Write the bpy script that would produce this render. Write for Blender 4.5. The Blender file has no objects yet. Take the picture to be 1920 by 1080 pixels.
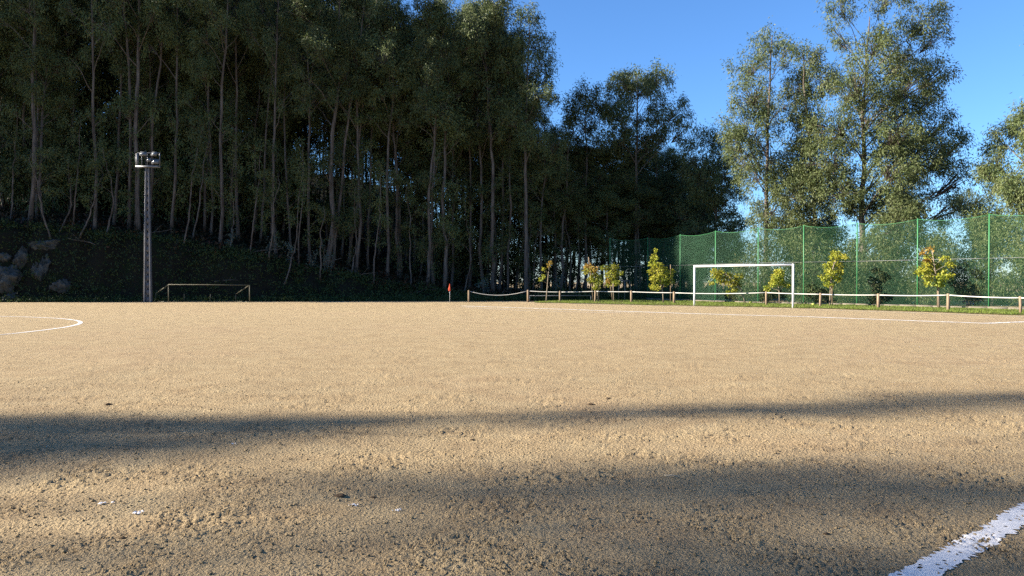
import bpy, math, random
import numpy as np
from mathutils import Vector, Matrix

# ------------------------------------------------------------------ camera, sky, sun, exposure
scene = bpy.context.scene
COL = scene.collection
R = math.radians
CAM_H, FPX, HZ = 1.5, 1400.0, 12.0           # eye height, focal length and horizon offset in photo pixels
PITCH = math.atan(HZ / FPX)
cam_d = bpy.data.cameras.new('camera'); cam = bpy.data.objects.new('camera', cam_d); COL.objects.link(cam)
cam_d.sensor_width = 36.0; cam_d.lens = 36.0 * FPX / 1920.0; cam_d.clip_start = 0.1; cam_d.clip_end = 5000
cam.location = (0, 0, CAM_H); cam.rotation_euler = (math.pi / 2 - PITCH, 0, 0)
scene.camera = cam

SUN_EL, SUN_AZ = R(23), R(267.0)              # azimuth clockwise from +Y
sun_dir = Vector((math.sin(SUN_AZ) * math.cos(SUN_EL), math.cos(SUN_AZ) * math.cos(SUN_EL), math.sin(SUN_EL)))
world = bpy.data.worlds.new('World'); scene.world = world; world.use_nodes = True
wn = world.node_tree
sky = wn.nodes.new('ShaderNodeTexSky'); sky.sky_type = 'NISHITA'; sky.sun_disc = False
sky.sun_elevation = SUN_EL; sky.sun_rotation = SUN_AZ; sky.altitude = 0; sky.air_density = 1.0; sky.dust_density = 0.0; sky.ozone_density = 8.5
wn.links.new(sky.outputs[0], wn.nodes['Background'].inputs[0]); wn.nodes['Background'].inputs[1].default_value = 0.06
sun_l = bpy.data.lights.new('sun', 'SUN'); sun = bpy.data.objects.new('sun', sun_l); COL.objects.link(sun)
sun_l.energy = 5.0; sun_l.angle = R(0.53); sun_l.color = (0.985, 0.885, 0.755)
sun.rotation_euler = sun_dir.to_track_quat('Z', 'Y').to_euler(); sun.location = (-30, -10, 40)
scene.view_settings.view_transform = 'Standard'; scene.view_settings.look = 'None'
scene.view_settings.gamma = 1.0; scene.view_settings.exposure = 2.09
scene.view_settings.use_curve_mapping = False
scene.render.engine = 'CYCLES'
scene.cycles.max_bounces = 5; scene.cycles.diffuse_bounces = 3; scene.cycles.glossy_bounces = 2; scene.cycles.transmission_bounces = 3
scene.cycles.use_denoising = False
try:
    scene.cycles.denoiser = 'OPENIMAGEDENOISE'; scene.cycles.denoising_prefilter = 'ACCURATE'
except Exception:
    pass
scene.cycles.sample_clamp_indirect = 4.0
scene.cycles.use_adaptive_sampling = False

rng = np.random.default_rng(11)
random.seed(5)

# ------------------------------------------------------------------ helpers
def ray(px, py):
    dx = (px - 960) / FPX; dz = -(py - 540) / FPX
    return Vector((dx, math.cos(PITCH) + dz * math.sin(PITCH), -math.sin(PITCH) + dz * math.cos(PITCH)))
def P(px, py):                                # photo pixel -> point on level ground
    r = ray(px, py); t = -CAM_H / r.z
    return Vector((r.x * t, r.y * t, 0.0))
def at(px, py, d):                            # photo pixel -> point at distance d (metres along Y)
    r = ray(px, py); t = d / r.y
    return Vector((r.x * t, d, CAM_H + r.z * t))

class MB:
    """collects vertices and faces; build() links them as one mesh object"""
    def __init__(s): s.v = []; s.q = []; s.t = []; s.n = 0
    def add(s, v, quads=None, tris=None):
        v = np.asarray(v, float).reshape(-1, 3)
        if quads is not None and len(quads): s.q.append(np.asarray(quads, int).reshape(-1, 4) + s.n)
        if tris is not None and len(tris): s.t.append(np.asarray(tris, int).reshape(-1, 3) + s.n)
        s.v.append(v); s.n += len(v)
    def tube(s, pts, rad, k=6, cap=True):
        pts = np.asarray([tuple(p) for p in pts], float); n = len(pts)
        rad = np.broadcast_to(np.asarray(rad, float), (n,))
        tg = np.gradient(pts, axis=0); tg /= np.linalg.norm(tg, axis=1)[:, None] + 1e-9
        up = np.array([0, 0, 1.0]) if abs(tg[0][2]) < 0.9 else np.array([1.0, 0, 0])
        a = np.cross(tg, up); a /= np.linalg.norm(a, axis=1)[:, None] + 1e-9
        b = np.cross(tg, a)
        th = np.arange(k) * 2 * math.pi / k
        ring = pts[:, None, :] + rad[:, None, None] * (np.cos(th)[None, :, None] * a[:, None, :] + np.sin(th)[None, :, None] * b[:, None, :])
        i = np.arange(n - 1)[:, None] * k; j = np.arange(k)[None, :]; j2 = (j + 1) % k
        q = np.stack([i + j, i + j2, i + k + j2, i + k + j], -1).reshape(-1, 4)
        v = ring.reshape(-1, 3); tr = []
        if cap:
            v = np.vstack([v, pts[0], pts[-1]])
            for m in range(k):
                tr.append((m, n * k, (m + 1) % k)); tr.append(((n - 1) * k + (m + 1) % k, n * k + 1, (n - 1) * k + m))
        s.add(v, q, tr)
    def box(s, c, sz, rot=None, taper=1.0):
        h = np.asarray(sz, float) / 2
        v = np.array([[x, y, z] for z in (-1, 1) for y in (-1, 1) for x in (-1, 1)], float)
        v[4:, :2] *= taper
        v *= h
        if rot is not None: v = v @ np.array(rot.to_3x3()).T
        v += np.asarray(tuple(c))
        s.add(v, [(0, 2, 3, 1), (4, 5, 7, 6), (0, 1, 5, 4), (2, 6, 7, 3), (0, 4, 6, 2), (1, 3, 7, 5)])
    def mesh(s, name, smooth=False):
        me = bpy.data.meshes.new(name)
        v = np.vstack(s.v).astype(np.float32)
        q = np.vstack(s.q) if s.q else np.zeros((0, 4), int); t = np.vstack(s.t) if s.t else np.zeros((0, 3), int)
        me.vertices.add(len(v)); me.vertices.foreach_set('co', v.ravel())
        nl = q.size + t.size
        me.loops.add(nl); me.loops.foreach_set('vertex_index', np.concatenate([q.ravel(), t.ravel()]).astype(np.int32))
        me.polygons.add(len(q) + len(t))
        st = np.concatenate([np.arange(len(q)) * 4, len(q) * 4 + np.arange(len(t)) * 3]).astype(np.int32)
        me.polygons.foreach_set('loop_start', st)
        me.update(calc_edges=True); me.validate()
        if smooth: me.shade_smooth()
        return me
    def build(s, name, mat, parent=None, smooth=False):
        return link(name, s.mesh(name, smooth), mat, parent)

def link(name, me, mat=None, parent=None):
    o = bpy.data.objects.new(name, me)
    if mat is not None and me is not None and not me.materials: me.materials.append(mat)
    COL.objects.link(o)
    if parent is not None: o.parent = parent
    return o
def tag(o, label=None, cat=None, group=None, kind=None):
    if label: o['label'] = label
    if cat: o['category'] = cat
    if group: o['group'] = group
    if kind: o['kind'] = kind
    return o
def empty(name, loc=(0, 0, 0), label=None, cat=None, group=None):
    o = bpy.data.objects.new(name, None); COL.objects.link(o); o.location = loc; o.empty_display_size = 0.3
    return tag(o, label, cat, group)
def copy_tree(o, parent=None):
    c = o.copy(); COL.objects.link(c); c.parent = parent
    for ch in o.children: copy_tree(ch, c)
    return c

# tileable band-limited noise, used for relief
def noise_tile(n, lo, hi, seed):
    r = np.random.default_rng(seed); f = np.fft.fft2(r.standard_normal((n, n)))
    k = np.fft.fftfreq(n) * n; kk = np.hypot(k[:, None], k[None, :])
    f *= np.exp(-((np.log(kk + 1e-6) - math.log(math.sqrt(lo * hi))) / (math.log(hi / lo) / 2 + 1e-6)) ** 2); f[0, 0] = 0
    a = np.real(np.fft.ifft2(f)); return a / a.std()
def sample(t, x, y, size):
    n = t.shape[0]; u = (x / size % 1) * n; v = (y / size % 1) * n
    i = np.floor(u).astype(int); j = np.floor(v).astype(int); a = u - i; b = v - j
    i %= n; j %= n; i2 = (i + 1) % n; j2 = (j + 1) % n
    return t[i, j] * (1 - a) * (1 - b) + t[i2, j] * a * (1 - b) + t[i, j2] * (1 - a) * b + t[i2, j2] * a * b
T_FINE = noise_tile(1024, 95, 260, 1); T_MID = noise_tile(512, 10, 34, 2); T_BIG = noise_tile(256, 2, 9, 3); T_MASK = noise_tile(256, 3, 12, 4)

def ground_z(x, y):
    x = np.asarray(x, float); y = np.asarray(y, float)
    m = np.clip(0.5 + 0.5 * sample(T_MASK, x + 3.1, y - 1.7, 9.3) + 0.18 * sample(T_MASK, x * 3.1, y * 2.3 + 4, 9.3), 0.06, 1.15)
    f = sample(T_FINE, x, y, 4.13); f = np.sign(f) * np.abs(f) ** 1.1
    c = sample(T_FINE, x * .45 + 9, y * .45 + 2, 4.13)
    far = np.clip(1 - (y - 7) / 26, 0.22, 1)
    # a few old wheel ruts and drag marks scuffed into the dirt
    rut = 0
    for (x0, y0, a, w) in ((-1.5, 5.0, 0.32, .10), (-1.0, 4.0, 0.36, .09), (2.0, 7.0, -0.12, .12), (1.6, 8.4, -0.10, .12), (-3.5, 8.6, 0.05, .14)):
        d = -(x - x0) * math.sin(a) + (y - y0) * math.cos(a) + 0.10 * sample(T_BIG, x, y * 0 + y0, 19.0)
        al = (x - x0) * math.cos(a) + (y - y0) * math.sin(a); e = np.exp(-(d / w) ** 2)
        rut = rut - 0.011 * e + 0.006 * np.exp(-((np.abs(d) - 1.5 * w) / (0.5 * w)) ** 2) + 0.004 * e * np.sin(al * 110) * (m > .3)
    z = far * (0.0056 * m * f + 0.0016 * m * np.clip(c, -1.3, 1.6) + 0.0018 * sample(T_MID, x, y, 6.7) + 0.006 * sample(T_BIG, x, y, 17.0) + rut)
    fade = np.clip((72 - y) / 10, 0, 1) * np.clip((55 - np.abs(x)) / 8, 0, 1)
    return z * fade - 0.004
def gz(p): return float(ground_z(np.array([p[0]]), np.array([p[1]]))[0])

# ------------------------------------------------------------------ materials
def mat(name, rough=0.9, spec=0.2):
    m = bpy.data.materials.new(name); m.use_nodes = True
    b = m.node_tree.nodes['Principled BSDF']; b.inputs['Roughness'].default_value = rough
    b.inputs['Specular IOR Level'].default_value = spec
    return m, m.node_tree, b
def N(nt, t, **kw):
    n = nt.nodes.new(t)
    for k, v in kw.items():
        if hasattr(n, k) and k not in n.inputs: setattr(n, k, v)
        else: n.inputs[k].default_value = v
    return n
def noise(nt, scale, detail=4, rough=0.55, vec=None, stretch=None):
    n = N(nt, 'ShaderNodeTexNoise'); n.inputs['Scale'].default_value = scale; n.inputs['Detail'].default_value = detail; n.inputs['Roughness'].default_value = rough
    if vec is None:
        vec = nt.nodes.new('ShaderNodeTexCoord').outputs['Object']
    if stretch:
        mp = nt.nodes.new('ShaderNodeMapping'); mp.inputs['Scale'].default_value = stretch; nt.links.new(vec, mp.inputs[0]); vec = mp.outputs[0]
    nt.links.new(vec, n.inputs['Vector']); return n
def ramp(nt, fac, stops):
    r = nt.nodes.new('ShaderNodeValToRGB'); e = r.color_ramp.elements
    while len(e) < len(stops): e.new(0.5)
    for i, (p, c) in enumerate(stops):
        e[i].position = p; e[i].color = (*c, 1) if len(c) == 3 else c
    nt.links.new(fac, r.inputs[0]); return r
def mix(nt, fac, a, b, mode='MIX'):
    m = nt.nodes.new('ShaderNodeMix'); m.data_type = 'RGBA'; m.blend_type = mode
    for s, v in ((0, fac), (6, a), (7, b)):
        if isinstance(v, (int, float)): m.inputs[s].default_value = v
        elif isinstance(v, tuple): m.inputs[s].default_value = (*v, 1)
        else: nt.links.new(v, m.inputs[s])
    return m.outputs[2]
def bump(nt, b, h, strength, dist):
    n = nt.nodes.new('ShaderNodeBump'); n.inputs['Strength'].default_value = strength; n.inputs['Distance'].default_value = dist
    nt.links.new(h, n.inputs['Height']); nt.links.new(n.outputs[0], b.inputs['Normal']); return n

def plain(name, col, rough=0.7, spec=0.3, var=0.25, scale=6.0, stretch=None, bmp=0.0, metallic=0.0):
    m, nt, b = mat(name, rough, spec)
    n = noise(nt, scale, 5, stretch=stretch)
    d = tuple(c * (1 - var) for c in col); l = tuple(min(1, c * (1 + var)) for c in col)
    r = ramp(nt, n.outputs[0], [(0.3, d), (0.7, l)]); nt.links.new(r.outputs[0], b.inputs['Base Color'])
    b.inputs['Metallic'].default_value = metallic
    if bmp: bump(nt, b, n.outputs[0], 0.6, bmp)
    return m

def dirt_mat():
    m, nt, b = mat('dirt', 0.95, 0.1)
    big = noise(nt, 0.16, 5, 0.6); mid = noise(nt, 1.7, 6, 0.65); fine = noise(nt, 26, 6, 0.7); grit = noise(nt, 110, 4, 0.7)
    c = ramp(nt, big.outputs[0], [(0.3, (0.2542, 0.1725, 0.07764)), (0.5, (0.2906, 0.2071, 0.09576)), (0.62, (0.2773, 0.1863, 0.09058)), (0.75, (0.317, 0.2382, 0.1165))]).outputs[0]
    c = mix(nt, 0.55, c, ramp(nt, mid.outputs[0], [(0.32, (0.2212, 0.1504, 0.06988)), (0.5, (0.2958, 0.2139, 0.1016)), (0.7, (0.3401, 0.2609, 0.1313))]).outputs[0])
    c = mix(nt, 0.75, c, ramp(nt, fine.outputs[0], [(0.33, (0.5, 0.47, 0.45)), (0.43, (0.98, 0.97, 0.96)), (0.7, (1.0, 1.0, 1.0))]).outputs[0], 'MULTIPLY')
    c = mix(nt, 0.5, c, ramp(nt, grit.outputs[0], [(0.3, (0.6, 0.58, 0.56)), (0.55, (1, 1, 1)), (0.8, (1, 1, 1))]).outputs[0], 'MULTIPLY')
    hsd = N(nt, 'ShaderNodeHueSaturation'); hsd.inputs['Saturation'].default_value = 0.87; nt.links.new(c, hsd.inputs['Color']); sx = nt.nodes.new('ShaderNodeSeparateXYZ'); nt.links.new(nt.nodes.new('ShaderNodeTexCoord').outputs['Object'], sx.inputs[0]); gr = nt.nodes.new('ShaderNodeMapRange'); gr.inputs[1].default_value = 5; gr.inputs[2].default_value = 34; nt.links.new(sx.outputs[1], gr.inputs[0]); nt.links.new(mix(nt, gr.outputs[0], hsd.outputs[0], mix(nt, 1.0, hsd.outputs[0], (1.13, 1.17, 1.22), 'MULTIPLY')), b.inputs['Base Color'])  # far soil paler: drier, with sunlit crumb tops also put into the colour
    co = nt.nodes.new('ShaderNodeTexCoord').outputs['Object']
    wv = noise(nt, 30, 2, 0.5, co); wm = nt.nodes.new('ShaderNodeMix'); wm.data_type = 'VECTOR'; wm.inputs[0].default_value = 0.035; nt.links.new(co, wm.inputs[4]); nt.links.new(wv.outputs['Color'], wm.inputs[5])
    def vor(sc, w):
        v = N(nt, 'ShaderNodeTexVoronoi'); v.inputs['Scale'].default_value = sc; v.inputs['Randomness'].default_value = 1.0; nt.links.new(wm.outputs[1], v.inputs['Vector'])
        r_ = nt.nodes.new('ShaderNodeMapRange'); r_.inputs[1].default_value = 0.0; r_.inputs[2].default_value = 0.62; r_.inputs[3].default_value = w; r_.inputs[4].default_value = 0.0; nt.links.new(v.outputs['Distance'], r_.inputs[0]); return r_.outputs[0]
    def add(a, b):
        n = nt.nodes.new('ShaderNodeMath'); n.operation = 'ADD'; nt.links.new(a, n.inputs[0]); nt.links.new(b, n.inputs[1]); return n.outputs[0]
    hgt = add(add(vor(38, 0.55), vor(85, 0.35)), fine.outputs[0])
    bump(nt, b, hgt, 1.0, 0.020)
    return m
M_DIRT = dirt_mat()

def floor_mat():
    m, nt, b = mat('forest_soil', 1.0, 0.05)
    n = noise(nt, 1.1, 6, 0.7); f = noise(nt, 9, 5, 0.7)
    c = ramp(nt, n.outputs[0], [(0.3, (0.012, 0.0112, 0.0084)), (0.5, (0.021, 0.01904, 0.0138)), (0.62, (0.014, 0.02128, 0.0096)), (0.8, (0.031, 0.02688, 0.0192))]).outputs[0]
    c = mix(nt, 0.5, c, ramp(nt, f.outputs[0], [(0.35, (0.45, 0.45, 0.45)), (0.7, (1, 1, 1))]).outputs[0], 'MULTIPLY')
    nt.links.new(c, b.inputs['Base Color']); bump(nt, b, f.outputs[0], 0.9, 0.12); return m
M_FLOOR = floor_mat()

def leaf_mat(name, cols, trans=0.25, rough=0.55, spec=0.22):
    m = bpy.data.materials.new(name); m.use_nodes = True; nt = m.node_tree; b = nt.nodes['Principled BSDF']
    b.inputs['Roughness'].default_value = rough; b.inputs['Specular IOR Level'].default_value = spec
    g = nt.nodes.new('ShaderNodeNewGeometry')
    k = len(cols); r = ramp(nt, g.outputs['Random Per Island'], [(i / max(1, k - 1), c) for i, c in enumerate(cols)])
    cl = noise(nt, 0.9, 3, 0.6); mm = nt.nodes.new('ShaderNodeMix'); mm.inputs[0].default_value = 0.62
    cr = nt.nodes.new('ShaderNodeMapRange'); cr.inputs[1].default_value = 0.3; cr.inputs[2].default_value = 0.7; nt.links.new(cl.outputs[0], cr.inputs[0])
    nt.links.new(g.outputs['Random Per Island'], mm.inputs[2]); nt.links.new(cr.outputs[0], mm.inputs[3]); nt.links.new(mm.outputs[0], r.inputs[0])
    oi = nt.nodes.new('ShaderNodeObjectInfo'); hs = nt.nodes.new('ShaderNodeHueSaturation')
    mr = nt.nodes.new('ShaderNodeMapRange'); mr.inputs[3].default_value = 0.75; mr.inputs[4].default_value = 1.2; nt.links.new(oi.outputs['Random'], mr.inputs[0])
    nt.links.new(mr.outputs[0], hs.inputs['Value']); nt.links.new(r.outputs[0], hs.inputs['Color'])
    nt.links.new(hs.outputs[0], b.inputs['Base Color'])
    t = nt.nodes.new('ShaderNodeBsdfTranslucent'); hs2 = nt.nodes.new('ShaderNodeHueSaturation'); hs2.inputs['Value'].default_value = 1.3; nt.links.new(hs.outputs[0], hs2.inputs['Color'])
    nt.links.new(hs2.outputs[0], t.inputs[0])
    ms = nt.nodes.new('ShaderNodeMixShader'); ms.inputs[0].default_value = trans
    nt.links.new(b.outputs[0], ms.inputs[1]); nt.links.new(t.outputs[0], ms.inputs[2]); nt.links.new(ms.outputs[0], nt.nodes['Material Output'].inputs[0])
    return m
M_EUC = leaf_mat('eucalyptus_leaf', [(0.04051, 0.06489, 0.02344), (0.06383, 0.09033, 0.03222), (0.089, 0.1113, 0.03984), (0.1056, 0.1221, 0.04921), (0.1382, 0.1368, 0.05155)])
M_JUV = leaf_mat('juvenile_leaf', [(0.06, 0.09, 0.072), (0.09, 0.12, 0.102), (0.072, 0.096, 0.06)])
M_YOUNG = leaf_mat('young_leaf', [(0.1023, 0.1458, 0.01637), (0.1637, 0.2014, 0.02046), (0.2319, 0.243, 0.02728), (0.2864, 0.2569, 0.0341), (0.08866, 0.1319, 0.02046)], 0.35)
M_AUT = leaf_mat('autumn_leaf', [(0.248, 0.1984, 0.031), (0.2604, 0.1488, 0.031), (0.2232, 0.186, 0.031), (0.248, 0.1054, 0.031)], 0.35)
M_BRACK = leaf_mat('bracken', [(0.048, 0.0208, 0.0128), (0.068, 0.0288, 0.016), (0.028, 0.024, 0.0112), (0.0176, 0.0256, 0.0096), (0.08, 0.044, 0.0256)], 0.2)
M_WEED = leaf_mat('weed', [(0.02438, 0.04253, 0.01365), (0.04388, 0.06885, 0.0195), (0.07313, 0.09113, 0.0312)], 0.2)
M_GRASS = leaf_mat('grass', [(0.0744, 0.1178, 0.01488), (0.1054, 0.155, 0.0217), (0.1364, 0.1736, 0.031), (0.1736, 0.1674, 0.0558)], 0.3)

def bark_mat(name, pale, dark, sc=3.0):
    m, nt, b = mat(name, 0.85, 0.15)
    n = noise(nt, sc, 6, 0.65, stretch=(3.0, 3.0, 0.22)); f = noise(nt, 14, 4, 0.6, stretch=(2.5, 2.5, 0.3))
    c = ramp(nt, n.outputs[0], [(0.34, dark), (0.48, tuple((a + d) / 2 for a, d in zip(pale, dark))), (0.58, pale), (0.8, tuple(min(1, a * 1.2) for a in pale))]).outputs[0]
    c = mix(nt, 0.4, c, ramp(nt, f.outputs[0], [(0.3, (0.55, 0.52, 0.5)), (0.6, (1, 1, 1))]).outputs[0], 'MULTIPLY')
    nt.links.new(c, b.inputs['Base Color']); bump(nt, b, n.outputs[0], 0.6, 0.04); return m
M_BARK = bark_mat('eucalyptus_bark', (0.1357, 0.1147, 0.096), (0.04446, 0.0337, 0.0264))
M_BARK2 = bark_mat('young_bark', (0.252, 0.216, 0.162), (0.144, 0.108, 0.072), 6)
M_WOOD = bark_mat('post_wood', (0.27, 0.204, 0.138), (0.156, 0.108, 0.066), 7)
M_WHITE = plain('white_paint', (0.624, 0.624, 0.616), 0.45, 0.4, 0.06, 5)
M_CHALK = plain('chalk', (0.555, 0.54, 0.5175), 0.95, 0.1, 0.12, 30)
M_CHALKD = plain('worn_chalk', (0.406, 0.364, 0.301), 0.95, 0.1, 0.2, 9)
M_ROPE = plain('rope', (0.442, 0.429, 0.39), 0.8, 0.2, 0.15, 12)
M_STEEL = plain('galvanised', (0.154, 0.1575, 0.161), 0.5, 0.5, 0.2, 8, metallic=0.3)
M_RUST = plain('old_steel', (0.084, 0.0777, 0.04883), 0.7, 0.3, 0.35, 7)
M_GREENP = plain('green_paint', (0.039, 0.1755, 0.065), 0.5, 0.4, 0.15, 6)
M_NET = plain('net_wire', (0.02625, 0.09375, 0.0435), 0.6, 0.3, 0.15, 4)
M_CONC = plain('concrete', (0.1156, 0.1156, 0.1224), 0.9, 0.15, 0.18, 4, bmp=0.01)
M_KERB = plain('kerb_concrete', (0.132, 0.114, 0.09), 0.95, 0.1, 0.2, 5, bmp=0.01)
M_LAMPB = plain('lamp_body', (0.128, 0.132, 0.136), 0.5, 0.4, 0.1, 8)
M_ROCK = plain('granite', (0.05636, 0.05578, 0.0495), 0.9, 0.15, 0.5, 2.2, bmp=0.15)
M_RED = plain('red_cloth', (0.3488, 0.0495, 0.0225), 0.8, 0.2, 0.12, 9)
M_BALL = plain('yellow_ball', (0.3575, 0.377, 0.078), 0.6, 0.3, 0.1, 9)
M_VERGE = plain('verge_soil', (0.072, 0.072, 0.027), 1.0, 0.05, 0.4, 2.5, bmp=0.04)
M_PAPER = plain('paper', (0.6, 0.6, 0.6), 0.9, 0.1, 0.08, 40)
M_TWIG = plain('dry_twig', (0.325, 0.273, 0.195), 0.9, 0.1, 0.2, 40)
M_CLOD = plain('dark_clod', (0.07, 0.049, 0.0315), 1.0, 0.05, 0.35, 30)
mg, ntg, bg_ = mat('lamp_glass', 0.12, 0.6); bg_.inputs['Base Color'].default_value = (0.10, 0.11, 0.12, 1)
M_GLASS = mg

# ------------------------------------------------------------------ ground sheet
def make_ground():
    core = np.linspace(-1, 1, 701); out = []; st = 0.004
    while 1 + sum(out) < 60: out.append(st); st *= 1.22
    out = 1 + np.cumsum(out); us = np.concatenate([-out[::-1], core, out])
    ys = [2.3]
    while ys[-1] < 62: ys.append(ys[-1] + 0.0105 * (ys[-1] / 2.5) ** 1.35)
    s = 2.0
    while ys[-1] < 1500: ys.append(ys[-1] + s); s *= 1.4
    b = [2.3]; s = 0.05
    while b[-1] > -300: b.append(b[-1] - s); s *= 1.4
    ys = np.array(b[::-1][:-1] + ys); xs = us
    U, Y = np.meshgrid(us, ys); X = U * 0.88 * (np.clip(Y, 2.3, 70) + 2.0); Z = ground_z(X, Y)
    nx, ny = len(xs), len(ys)
    i = (np.arange(ny - 1)[:, None] * nx + np.arange(nx - 1)[None, :])
    q = np.stack([i, i + 1, i + nx + 1, i + nx], -1).reshape(-1, 4)
    m = MB(); m.add(np.stack([X, Y, Z], -1), q)
    print('ground', nx, ny)
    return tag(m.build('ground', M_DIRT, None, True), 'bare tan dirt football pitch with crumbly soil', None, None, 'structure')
GROUND = make_ground()

# painted markings: thin ragged sheets lying on the dirt, children of the ground
def stripe(pts, width, m_, name='painted_line', ragged=0.25, step=0.06, gap=0.0, lift=0.006, ac=0.03):
    pts = np.array([(p[0], p[1]) for p in pts], float)
    seg = np.linalg.norm(np.diff(pts, axis=0), axis=1); cum = np.concatenate([[0], np.cumsum(seg)])
    n = max(3, int(cum[-1] / step)); t = np.linspace(0, cum[-1], n)
    x = np.interp(t, cum, pts[:, 0]); y = np.interp(t, cum, pts[:, 1])
    tx = np.gradient(x); ty = np.gradient(y); l = np.hypot(tx, ty); nx_, ny_ = -ty / l, tx / l
    k = max(3, int(width / ac) + 1); u = np.linspace(-.5, .5, k)
    edge = 1 + ragged * rng.standard_normal((n, 1)) * 0.5
    X = x[:, None] + nx_[:, None] * u[None] * width * edge; Y = y[:, None] + ny_[:, None] * u[None] * width * edge
    Z = ground_z(X, Y) + lift
    i = (np.arange(n - 1)[:, None] * k + np.arange(k - 1)[None, :]); q = np.stack([i, i + 1, i + k + 1, i + k], -1).reshape(-1, 4)
    if gap: q = q[rng.random(len(q)) > gap]
    mb = MB(); mb.add(np.stack([X, Y, Z], -1), q)
    return mb.build(name, m_, GROUND, True)
a, b_ = P(1716, 1080), P(1945, 948); d_ = (b_ - a).normalized()
stripe([a - d_ * 3.0, a, b_, b_ + d_ * 26], 0.16, M_CHALK, 'painted_line', 0.35, 0.018, 0.03, 0.005, 0.018)
stripe([P(864, 573.5), P(1060, 580), P(1280, 587.4), P(1520, 594.2), P(1850, 606.2)], 0.30, M_CHALK, step=0.08, gap=0.05)
stripe([P(1850, 606.2), P(1920, 603.2), P(1990, 600.4)], 0.26, M_CHALK, step=0.08, gap=0.06)
stripe([P(866, 576), P(977, 582), P(1030, 583.3), P(1100, 585.3), P(1190, 586.6)], 0.22, M_CHALKD, step=0.08, gap=0.15)
stripe([P(930, 565.8), P(1010, 567.8), P(1391, 577.2), P(1560, 581.4), P(1700, 586), P(2000, 597)], 0.22, M_CHALKD, step=0.08, gap=0.15)
stripe([P(-260, 572.0), P(0, 569.6), P(240, 568.2), P(460, 567.4), P(843, 567.2)], 0.14, M_CHALKD, step=0.1, gap=0.1)
# centre circle fitted through points read from the photo
cp = np.array([P(*p)[:2] for p in [(0, 593), (78, 595.6), (124, 599), (152, 602.5), (159, 606), (133, 611), (78, 619), (0, 627.5)]])
A = np.c_[2 * cp, np.ones(len(cp))]; sol = np.linalg.lstsq(A, (cp ** 2).sum(1), rcond=None)[0]
cc = sol[:2]; cr = math.sqrt(sol[2] + cc @ cc); print('circle', cc, cr)
th = np.linspace(0, 2 * math.pi, 90)
stripe([(cc[0] + cr * math.cos(t), cc[1] + cr * math.sin(t)) for t in th], 0.14, M_CHALK, 'painted_line', 0.2, 0.08, 0.03)

# ------------------------------------------------------------------ wooded bank behind the pitch
BX = [-140, -60, -39.8, -31.5, -27, -22.4, -17.4, -13.3, -8.3, -4, 0, 60]
BH = [8.0, 6.6, 5.6, 5.0, 4.5, 3.7, 2.6, 1.8, 1.0, 0.35, 0.12, 0.10]
def edge_y(x): return 51.6 + 0.10 * (np.asarray(x, float) + 35) + np.clip((np.asarray(x, float) - 2) * 0.25, 0, 30)
T_BANK = noise_tile(256, 4, 22, 9)
def bank_z(x, y):
    x = np.asarray(x, float); y = np.asarray(y, float)
    h = np.interp(x, BX, BH); t = (y - (edge_y(x) + 3.4)); w = 2.6 + 0.6 * sample(T_BANK, x, y * 0 + 3, 60)
    s = np.clip(t / w, 0, 1); s = s * s * (3 - 2 * s)
    up = np.clip(t - 2, 0, 60) * np.interp(x, [-60, -20, -5, 5], [0.24, 0.22, 0.06, 0.0])
    return -0.15 + (0.15 + h) * s + up * np.clip(h, 0, 1) + sample(T_BANK, x, y, 21) * 0.13 * np.clip(t / 2 + .5, 0, 1) * np.clip(h * 1.5, 0.1, 1) * s ** 0.4
def bz(x, y): return max(0.0, float(bank_z(np.array([x]), np.array([y]))[0]))
def make_bank():
    xs = np.concatenate([np.arange(-130, -45, 1.5), np.arange(-45, 40, 0.35)]); t = np.concatenate([np.arange(0, 9, 0.25), np.arange(9, 90, 1.6)])
    X, T = np.meshgrid(xs, t); Y = edge_y(X) + 1.6 + T; Z = bank_z(X, Y)
    ny, nx = X.shape; i = (np.arange(ny - 1)[:, None] * nx + np.arange(nx - 1)[None, :]); q = np.stack([i, i + 1, i + nx + 1, i + nx], -1).reshape(-1, 4)
    m = MB(); m.add(np.stack([X, Y, Z], -1), q)
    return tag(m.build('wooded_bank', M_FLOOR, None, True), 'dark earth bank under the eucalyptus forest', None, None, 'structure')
make_bank()

# ------------------------------------------------------------------ leaves and trees
def leaves(mb, c, hang, L, W, down=1.0, spread=0.6, r=rng):
    """c: (n,3) leaf bases; one four-cornered blade each"""
    n = len(c)
    d = r.standard_normal((n, 3)) * spread + hang * np.array([0, 0, -down]) if np.ndim(hang) == 0 else r.standard_normal((n, 3)) * spread + hang
    d /= np.linalg.norm(d, axis=1)[:, None] + 1e-9
    s = np.cross(d, r.standard_normal((n, 3))); s /= np.linalg.norm(s, axis=1)[:, None] + 1e-9
    l = L * r.uniform(0.65, 1.25, (n, 1)); w = W * r.uniform(0.7, 1.25, (n, 1))
    bend = np.cross(d, s) * l * r.uniform(-0.16, 0.16, (n, 1))
    v = np.stack([c, c + d * l * 0.42 + s * w * 0.5 + bend, c + d * l, c + d * l * 0.42 - s * w * 0.5 + bend], 1)
    i = np.arange(n)[:, None] * 4
    mb.add(v, i + np.array([[0, 1, 2, 3]]))

def curve(p0, p1, n, sag=0.0, wob=0.0, r=rng):
    t = np.linspace(0, 1, n)[:, None]; p = np.asarray(p0) * (1 - t) + np.asarray(p1) * t
    p[:, 2] += (sag * 4 * t * (1 - t))[:, 0]
    if wob: p[1:-1] += r.standard_normal((n - 2, 3)) * wob
    return p

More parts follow.
